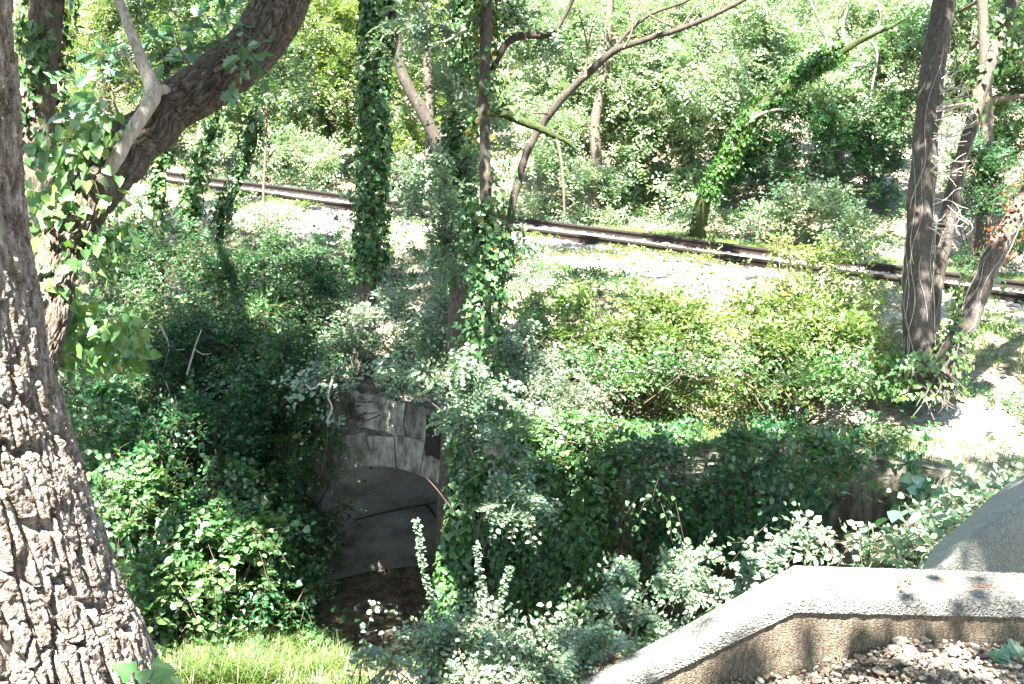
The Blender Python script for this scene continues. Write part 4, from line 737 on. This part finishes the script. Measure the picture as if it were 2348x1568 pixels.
bush('shrub', 'mint-green shrub at the foot of the ivied central tree', 'shrub', [(1020, 1490, 8.0, 70, 60), (1110, 1450, 8.1, 60, 70), (960, 1440, 8.4, 50, 40, .6), (1060, 1540, 7.7, 100, 40)], 'mint', 251, .042, gK, 'oval', cover=2.8, tint=.2, droop=.2)
bush('shrub', 'mint-green shrub between the ivied central tree and the sloping end of the parapet', 'shrub', [(1200, 1500, 7.6, 90, 60), (1290, 1470, 7.5, 60, 50), (1240, 1560, 7.2, 110, 40)], 'mint', 252, .042, gK, 'oval', cover=2.8, tint=.2, droop=.2)
bush('shrub', 'feathery green shrub beside the sloping end of the parapet', 'shrub', [(1470, 1330, 7.4, 80, 50), (1560, 1290, 7.5, 80, 60), (1440, 1420, 7, 90, 50), (1360, 1490, 6.7, 80, 50), (1620, 1340, 7, 60, 50)], 'mint', 253, .038, gK, 'oval', cover=2.4, pinn=True, K=13, L=.2)
bush('shrub', 'shrub showing leafy tips over the top corner of the parapet', 'shrub', [(1800, 1250, 6.6, 70, 30, .7), (1900, 1240, 6.4, 90, 34), (2010, 1255, 6.2, 90, 34), (1760, 1300, 6.2, 60, 30, .8)], 'mint', 254, .05, gK, 'oval', cover=2.4, tint=.1)
bush('shrub', 'shaded shrub by the smooth concrete wing wall', 'shrub', [(2110, 1240, 5.9, 70, 44), (2180, 1190, 6.3, 80, 40), (2270, 1130, 6.8, 80, 44), (2330, 1080, 7, 50, 30, .6)], 'mint', 255, .05, gK, 'oval', cover=3.)
bush('plant', 'large-leaved plant under the bright bank, right of the ivied wall', 'plant', [(2120, 1150, 7.6, 50, 40, .5), (2090, 1110, 7.8, 40, 26, .5)], 'oak', 256, .13, None, 'heart', cover=3.5, K=5)
bush('plant', 'round mint-leaved plant at the bottom edge, right of the bright grass', 'plant', [(830, 1500, 7.7, 30, 20, .8), (880, 1506, 7.6, 40, 22, .8), (920, 1530, 7.4, 40, 20, .6)], 'mint', 257, .05, None, 'round', cover=2.8, tint=.2)
def shoot(label, pts, d, mat, seed, lsz=.034):
    r = np.random.default_rng(seed); c = trunk_px(pts, d); root = empty('leafy_shoot', c[0], label, 'shoot', 'upright leafy shoots')
    mb = MB(); cc, rr = tube(mb, c, np.linspace(.007, .003, len(c)), 5, 8); mb.build('stem', M['twig'], root); fm = MB()
    i = np.arange(3, len(cc)); o = np.repeat(cc[i], 6, 0); n = len(o); d_ = r.normal(size=(n, 3))*np.array([1, 1, .3])
    leaves(fm, o+nz(d_)*.012, d_+np.array([0, 0, .2]), np.array([0, -.3, 1.])+r.normal(size=(n, 3))*.3, lsz*r.uniform(.6, 1.3, n), 'oval', r); fm.build('foliage', M[mat], root, smooth=False)
shoot('slender leafy shoot rising before the culvert mouth, left of the ivied central tree', [(1000, 1420), (985, 1360), (968, 1290), (962, 1240), (955, 1190)], 8.6, 'mint', 261)
shoot('slender leafy shoot just right of the ivied foot of the central tree', [(1105, 1420), (1102, 1360), (1098, 1300), (1092, 1250)], 8.4, 'mint', 262)
shoot('white-lit leafy shoot in front of the dark right side of the culvert', [(1140, 1420), (1150, 1370), (1160, 1330), (1170, 1300)], 8.3, 'mint', 263)
shoot('leafy shoot poking above the sloping parapet, left of its top corner', [(1680, 1400), (1700, 1350), (1715, 1310), (1722, 1275)], 5.2, 'mint', 264, .04)
shoot('leafy shoot poking above the parapet, right beside its top corner', [(1760, 1330), (1775, 1290), (1790, 1245)], 5.4, 'mint', 265, .04)

# ------------------------------------------------------------------ ivy on walls, as climbing plants
def wall_ivy(name, label, u0, u1, v0, ztopf, zbot, n, size, seed, mat, thr, tpl='ivy', depth=.12, top=True):
    r = np.random.default_rng(seed); u = r.uniform(u0, u1, n); h = r.random(n)**.8; zt = ztopf(u)+.0+.55*(fbm(np.stack([u*2.2, 0*u, 0*u], -1), seed+5, 3)-.4); z = zt+(zbot-zt)*h
    k = fbm(np.stack([u*1.5, z*1.1, 0*u], -1)+seed, seed, 4)-.22*h > thr-.12
    u, z = u[k], z[k]; dp = depth*(.3+1.4*fbm(np.stack([u*2.2, z*2.2, 0*u+4], -1), seed+1, 3))*r.random(len(u))
    p = A0*np.array([1, 1, 0])+u[:, None]*EU+(v0-.02-dp*1.6)[:, None]*EV; p[:, 2] = z
    tp_ = (r.random(len(u)) < .3) & (fbm(np.stack([u*2.1, 0*u, 0*u+3], -1), seed+8, 3) > .47); ut = u[tp_]; p[tp_] = A0*np.array([1, 1, 0])+ut[:, None]*EU+(v0+(vt := 1.5*r.random(tp_.sum())**1.6-.2))[:, None]*EV; p[tp_, 2] = np.maximum(ztopf(ut), zemb(ut, v0+vt))+r.uniform(.03, .2, tp_.sum())
    d = -EV*.5+np.array([0, 0, -1.])+r.normal(size=p.shape)*.45; nr = -EV*.9+np.array([0, 0, .5])+r.normal(size=p.shape)*.35
    m_ = MB(); leaves(m_, p, d, nr, size*r.uniform(.6, 1.25, len(p)), tpl, r)
    root = empty(name, W((u0+u1)/2, v0-.1, zbot), label, 'ivy'); m_.build('foliage', M[mat], root, smooth=False)
    s_ = MB()
    for j in range(16):
        a = r.uniform(u0, u1); zt = float(ztopf(a)); zz = np.linspace(zt, zt+(zbot-zt)*r.uniform(.4, 1), 5); tube(s_, [W(a+.08*sin(q*3+j), v0-.05-.02*r.random(), q) for q in zz], np.linspace(.009, .005, 5), 5, 4)
    s_.build('stems', M['twig'], root)
wall_ivy('wall_ivy', 'dark curtain of ivy hanging over the low retaining wall', .1, 2.95, VR-.06, ztop, -3.0, 12000, .05, 301, 'dark', .585, depth=.4)
wall_ivy('wall_ivy', 'ivy clothing the buttress right of the culvert arch', 2.78, 4.1, VF-.09, ztop, -3.4, 12000, .05, 302, 'ivy', .33, depth=.3)
wall_ivy('wall_ivy', 'ivy curtain on the head wall left of the culvert arch', 6.95, 8.7, VF-.03, ztop, -3.4, 9000, .052, 303, 'dark', .30, depth=.16)

# ------------------------------------------------------------------ ground cover, grass, litter
def scatter(n, seed, ulo, uhi, vlo, vhi, fn=None):
    r = np.random.default_rng(seed); u = r.uniform(ulo, uhi, n); v = r.uniform(vlo, vhi, n)
    p = A0*np.array([1, 1, 0])+u[:, None]*EU+v[:, None]*EV; p[:, 2] = zground(p); x, y = pix(p)
    k = (x > -150) & (x < 2500) & (y < 1700) & (y > 60)
    k &= ~((u > UB-.1) & (u < 8.6) & (v > VF-.05) & (v < VF+.5)) 
    if fn is not None: k &= fn(u, v, p, r)
    return p[k], u[k], v[k], r
def cover(name, label, n, seed, rect, fn, mat, size, K=5, L=.16, tpl='kite', rise=.06, cat='ground cover', tint=0.):
    p, u, v, r = scatter(n, seed, *rect, fn); m_ = MB(); d = r.normal(size=p.shape); d[:, 2] = r.uniform(.1, 1.1, len(p)); p = p+np.array([0, 0, 1.])*(rise*r.random(len(p)))[:, None]
    sprays(m_, p, d, L*r.uniform(.6, 1.3, len(p)), K, size, tpl, r, None, .5, .4, tint); tag(m_.build(name, M[mat], smooth=False), label, cat, None, 'stuff')
nz2 = lambda p, s, f=1.2: fbm(np.stack([p[:, 0]*f, p[:, 1]*f, 0*p[:, 0]], -1), s, 4)
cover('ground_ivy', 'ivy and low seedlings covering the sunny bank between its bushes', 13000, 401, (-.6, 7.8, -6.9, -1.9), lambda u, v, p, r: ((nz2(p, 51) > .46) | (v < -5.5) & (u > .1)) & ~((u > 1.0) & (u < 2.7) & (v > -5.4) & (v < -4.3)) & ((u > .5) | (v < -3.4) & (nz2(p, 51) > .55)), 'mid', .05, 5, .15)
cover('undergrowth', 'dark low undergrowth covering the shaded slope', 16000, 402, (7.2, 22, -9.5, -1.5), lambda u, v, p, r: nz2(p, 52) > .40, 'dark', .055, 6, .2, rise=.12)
cover('shoulder_weeds', 'thin weeds and seedlings on the pale shoulder this side of the rails', 6500, 406, (-3, 20, -2.2, .0), lambda u, v, p, r: nz2(p, 59, 1.6) > .47, 'yellow', .055, 5, .14)
cover('verge_plants', 'low bright plants along the far edge of the track', 5000, 403, (-3, 20, 1.9, 4.2), lambda u, v, p, r: nz2(p, 53) > .44, 'mint', .065, 5, .2, tint=.1)
cover('woodland_plants', 'low plants scattered over the hillside across the rails', 24000, 404, (-8, 34, 3.2, 18), lambda u, v, p, r: nz2(p, 54, .8) > .43, 'mid', .085, 5, .3, rise=.2)
cover('ravine_plants', 'low plants on the ravine floor', 5000, 405, (-3, 12, -13, -5), lambda u, v, p, r: (v < np.where(u > UB, VF, VR)-.25) & (nz2(p, 55) > .47) & ~((u > 4.6) & (u < 7.4) & (v > -9)) & (p[:, 1] > 4.4), 'mint', .045, 6, .18, 'oval', tint=.1)
def blades(name, label, p, h, wd, mat, r, lean=.5, bend=.6):
    n = len(p); a = r.uniform(0, 6.283, n); d = np.stack([np.cos(a), np.sin(a), 0*a], -1); s_ = np.stack([-np.sin(a), np.cos(a), 0*a], -1); hh = h*r.uniform(.5, 1.25, n)
    t = np.array([0, .35, .7, 1.]); c = p[:, None]+(d*(hh*lean)[:, None])[:, None]*(t**2)[None, :, None]*(1+bend*r.random(n))[:, None, None]; c[..., 2] += hh[:, None]*(t*(1-.35*bend*t))[None]
    ww_ = wd*np.array([1, .9, .6, .08])[None, :, None]; v = np.stack([c-s_[:, None]*ww_, c+s_[:, None]*ww_], 2)
    f = (np.arange(n)*8)[:, None, None]+gridfaces(4, 2)[None]; m_ = MB(); m_.add(v.reshape(-1, 3), f.reshape(-1, 4), np.repeat(r.random(n), 8)); tag(m_.build(name, M[mat], smooth=False), label, 'grass', None, 'stuff')
r = np.random.default_rng(411); q = []
for x, y, sx, sy, n in [(480, 1480, 130, 45, 150), (600, 1450, 70, 35, 60), (420, 1540, 80, 30, 60), (560, 1550, 110, 20, 60), (720, 1500, 90, 40, 30), (850, 1540, 120, 25, 26)]:
    for k in range(n):
        z = -3.1; p = G(x+r.normal()*sx*.6, y+r.normal()*sy*.6, z); p[2] = zfloor(p[0], p[1]); q.append(p)
q = np.array(q); q = np.repeat(q, (6+40*r.random(len(q))**1.5).astype(int), 0); q[:, :2] += r.normal(size=(len(q), 2))*.045
blades('tall_grass', 'soft bright green grass in the sun on the ravine floor', q, .30, .0032, 'grass', r, .55, .8)
p, u, v, r = scatter(26000, 412, -4, 12, 1.75, 3.0, lambda u, v, p, r: nz2(p, 56) > np.where(u < 2.5, .3, .47)); blades('verge_grass', 'short grass along the far side of the rails', p, .16, .006, 'grass', r)
p, u, v, r = scatter(42000, 413, -4, 5, -9, -1.6, lambda u, v, p, r: nz2(p, 57, .9) > np.where(u < .4, .45, .55)); blades('bank_grass', 'thin dry grass tufts on the sunny bank', p, .17, .004, 'grass', r, .7)
p, u, v, r = scatter(22000, 414, -6, 24, -9, 14, lambda u, v, p, r: ~((v > -.6) & (v < 2.2)) & (nz2(p, 58, 2.) > .40)); m_ = MB()
leaves(m_, p+np.array([0, 0, .012]), r.normal(size=p.shape)*np.array([1, 1, .25]), np.array([0, 0, 1.])+r.normal(size=p.shape)*.35, .06*r.uniform(.6, 1.2, len(p)), 'oval', r); tag(m_.build('leaf_litter', M['litter'], smooth=False), 'dry fallen leaves lying over the banks', 'leaf litter', None, 'stuff')
p, u, v, r = scatter(16000, 415, -3, 17, -1.5, 2.4); m_ = MB(); pebbles(m_, p, r.gamma(3, .008, len(p))+.008, r); tag(m_.build('ballast', M['pebble'], smooth=False), 'pale ballast stones along the track', 'ballast', None, 'stuff')
# dead twigs on the dark slope, fallen bits on the parapet
for k, (pts, d, lb) in enumerate([([(430, 860), (445, 800), (462, 755)], 11.3, 'dead yellow twig standing on the shaded slope, thickest of the pair'), ([(365, 740), (385, 790), (380, 830), (372, 850)], 11.5, 'forked dead twig drooping on the shaded slope, left of the thicker one')]):
    m_ = MB(); tube(m_, trunk_px(pts, d), np.linspace(.014, .006, len(pts)), 6, 6, 2, None, k); q0 = trunk_px([pts[1]], d)[0]; tube(m_, [q0, q0+RT*.1-UP*.06, q0+RT*.2-UP*.05], [.008, .006, .003], 5, 4); tag(m_.build('dead_twig', M['dead']), lb, 'twig')
m_ = MB(); tube(m_, trunk_px([(765, 870), (752, 905), (760, 935), (748, 965)], 10.8), [.016, .013, .011, .006], 6, 6, 2); tube(m_, trunk_px([(735, 880), (715, 890), (700, 880)], 10.8), [.012, .012, .006], 6, 6, 2); tag(m_.build('dead_twig', M['pale']), 'white sunlit twig dangling over the culvert below the pale shrub', 'twig')
tp = G(2062, 1337, ZP+.012); m_ = MB(); sprays(m_, tp+np.random.default_rng(3).normal(size=(5, 3))*.006, np.random.default_rng(4).normal(size=(5, 3)), .02, 4, .016, 'oval', np.random.default_rng(5)); tag(m_.build('dry_leaf', M['dryl'], smooth=False), 'crumpled brown leaf lying on top of the parapet', 'leaf')
tp = G(2335, 1500, float(zgr(1.45, 2.4))+.03); m_ = MB(); r = np.random.default_rng(8); leaves(m_, tp+r.normal(size=(3, 3))*.012, np.array([[-1, .3, .3], [-.4, .6, .8], [-.6, -.5, .1]]), np.array([[0, -.7, .7]]*3), .06, 'oakleaf', r); tag(m_.build('leaf_sprig', M['oak'], smooth=False), 'small green leaf sprig growing from the gravel at the right edge', 'sprig')
r = np.random.default_rng(9); m_ = MB()
for k in range(26):
    x = r.uniform(1880, 2340); p = G(x, r.uniform(1318, 1360), ZP+.004); a = r.uniform(-.5, .3); d = np.array([cos(a), sin(a), 0]); tube(m_, [p, p+d*.02+np.array([0, 0, .002]), p+d*r.uniform(.03, .06)], [.0012, .0012, .0008], 4, 2)
tag(m_.build('plant_debris', M['dryl'], smooth=False), 'brown needles and crumbs scattered on top of the parapet', 'litter', None, 'stuff')

# ------------------------------------------------------------------ unseen leaf crowns added above the frame and shaped to cast the ravine's shade
def inpoly(x, y, poly):
    c = np.zeros(x.shape, bool); n = len(poly)
    for i in range(n):
        (x1, y1), (x2, y2) = poly[i], poly[(i+1) % n]
        k = ((y1 > y) != (y2 > y)) & (x < (x2-x1)*(y-y1)/((y2-y1) if y2 != y1 else 1e-9)+x1); c ^= k
    return c
SHADE = [  # where the photograph's ground lies in shade, and how deep that shade is
    (.22, [(-400, 400), (2800, 400), (2800, 1000), (-400, 1000)]),
    (.80, [(-400, 520), (700, 520), (1000, 580), (1020, 720), (660, 820), (640, 1000), (-400, 1000)]),
    (.35, [(640, 760), (1100, 680), (1130, 960), (640, 960)]),
    (.93, [(560, 900), (1120, 930), (1150, 1330), (1000, 1560), (640, 1420), (560, 1200)]),
    (.85, [(1100, 1050), (2060, 1010), (2080, 1260), (1400, 1330), (1100, 1330)]),
    (.60, [(-400, 1000), (560, 1000), (600, 1420), (-400, 1440)]),
    (.30, [(200, 1020), (440, 1020), (480, 1450), (200, 1450)]),
    (.45, [(900, 1330), (1800, 1260), (1800, 1568), (900, 1568)]),
    (.72, [(1780, 1100), (2500, 1040), (2500, 1300), (1780, 1300)]),
    (.60, [(2240, 700), (2600, 700), (2600, 900), (2240, 860)]),
    (.38, [(1000, 490), (1250, 500), (1700, 580), (1700, 660), (1100, 640)]),
    (.9, [(1680, 370), (2080, 370), (2080, 490), (1680, 490)]),
    (.9, [(2200, 420), (2500, 440), (2500, 600), (2200, 580)]),
    (.20, [(330, 1430), (700, 1430), (700, 1568), (330, 1568)]),
]
r = np.random.default_rng(500); N = 150000
land = np.stack([r.uniform(-16, 13, N), r.uniform(-7, 22, N), np.zeros(N)], -1); land[:, 2] = zground(land); 
k_ = np.arange(N) < 26000; uw = r.uniform(.1, 8.6, N); wl = W(0, 0, 0)[None]+uw[:, None]*EU+np.where(uw < UB, VR, VF)[:, None]*EV; wl[:, 2] = -3.4+(ztop(uw)-np.where(uw > 4.0, -.1, .5)+3.4)*r.random(N); land = np.where(k_[:, None], wl, land)
x, y = pix(land); pr = np.full(N, .08)
for s_, poly in SHADE: pr = np.where(inpoly(x, y, poly), s_, pr)
pr = np.where(k_, np.where(uw > 4.0, .95, .74), pr); near = land[:, 1] < 7.0
pr = np.where(near & (y > 1568), .70, pr); pr = np.where(land[:, 1] < 1.2, .85, pr)
hh = r.uniform(3.6, 12.0, N); c = land+SUN*((hh-land[:, 2])/SUN[2])[:, None]
nf = .65*fbm(np.stack([land[:, 0]*1.0, land[:, 1]*1.0, 0*hh], -1), 91, 3)+.35*fbm(land*np.array([3., 3., 0])+7, 92, 3)
cx, cy = pix(c); q = c-CAM; vis = ((q@FW > .3) & (cy > -150) & (cx > -300) & (cx < 2650)) | (np.linalg.norm(q, axis=1) < 1.6)
qs = np.quantile(nf, np.linspace(0, 1, 101)); rank = np.interp(nf, qs, np.linspace(0, 1, 101))
keep = (rank < pr) & ~vis & (r.random(N) < .55)
# direct blockers near the camera: keep the sun on the near trunk and part of the parapet
for tgt, rad in [(P(2108, y_, 10.6), .34) for y_ in (60, 200, 340, 480, 620, 760, 860)]+[(P(2200, 400, 10.9), .25), (P(2250, 640, 10.4), .3), (P(2260, 1240, 3.9), .42), (P(2340, 1200, 3.9), .42)]+[(P(x_, y_, d_), .3) for (x_, y_), d_ in list(zip(op, od))[3:13:2]]+[(W(u_, VR-.1, -2.0), .35) for u_ in (.4, 1., 1.6, 2.2, 2.8)]+[(W(u_, VF-.1, z_), .4) for u_ in (4.6, 5.2, 5.8, 6.4, 7.2) for z_ in (-1.2, -1.6)]+[(W(u_, v_, -3.6), .35) for u_ in (4.9, 5.5, 6.1, 6.7) for v_ in (-7.2, -7.9)]+[(P(1116, y_, 9.5), .2) for y_ in (300, 450, 560)]+[(P(852, y_, 12.0), .22) for y_ in range(60, 640, 70)]:
    k = np.linalg.norm(np.cross(c-np.array(tgt), SUN), axis=1) < rad; keep |= k & ~vis & (r.random(N) < .55)
for tgt, rad in [((-1.3, 2.4, z_), .62) for z_ in np.arange(-.1, 3.2, .3)]+[(tuple(P(110, 480, 4.2)), .35), (tuple(P(120, 620, 4.2)), .35), (tuple(P(180, 760, 4.2)), .4)]+[(tuple(P(*q_[:3])), q_[3]) for q_ in [(1560, 1440, 2.7, .16), (1700, 1360, 2.75, .14), (1430, 1520, 2.7, .14), (1150, 880, 9.1, .5), (1030, 860, 9.1, .4), (1190, 1150, 8.8, .3), (1050, 1400, 9.0, .4), (760, 870, 10.9, .3), (1020, 1500, 8, .4), (300, 1070, 9.7, .5), (250, 1190, 9.5, .5), (300, 690, 12.6, .3), (590, 740, 12, .25), (520, 1490, 9, .6), (1100, 740, 9.4, .35), (1300, 1010, 9.6, .5), (1180, 1000, 9.6, .4), (880, 860, 10.9, .3), (370, 1300, 9.3, .35)]]:
    t_ = np.array(tgt); k = np.linalg.norm(np.cross(c-t_, SUN), axis=1) < rad*((.85 if rad == .62 else .5)+1.0*noise(c*1.3, 5)); keep &= ~k
for x_, y_, z_, rad in [(1.3, 2.52, .92, .28), (1.65, 2.6, .92, .3), (.9, 2.55, .92, .14), (1.15, 2.05, .78, .25), (1.55, 2.2, .78, .3), (1.0, 2.25, .78, .15)]:
    k = np.linalg.norm(np.cross(c-np.array([x_, y_, z_]), SUN), axis=1) < rad; keep |= k & ~vis & (r.random(N) < .22)
c = c[keep]; own = [('shade crown', big, bigc[-1]), ('', oak, oc[-1]), ('', t3, c3[-1]), ('', t4, c4[-1]), ('', t6, c6[-1]), ('', t10, ca[-1])]
dd = np.stack([np.linalg.norm((c-o[2])[:, :2], axis=1) for o in own], -1); who = dd.argmin(1)
for k, (_, root, top) in enumerate(own):
    cc = c[who == k]
    if not len(cc): continue
    m_, tw = MB(), MB(); d = r.normal(size=cc.shape)*np.array([1, 1, .35]); sprays(m_, cc-nz(d)*.15, d, .34, 7, .12, 'oval', r, None, .3, .3)
    m_.build('shade_crown', M['oak' if k < 2 else 'mid'], root, smooth=False)  # unseen leaf clumps, set along the sun's rays to shape the shade below
    for j in range(9):
        e = cc[r.integers(len(cc))]; hi = top+np.array([0, 0, max(0, 5.2-top[2])]); tube(tw, [top, (top+hi)/2, hi*.5+e*.5+np.array([0, 0, .3]), e], [.10, .09, .06, .015], 8, 5)
    tw.build('shade_crown_boughs', M['barkd'], root)
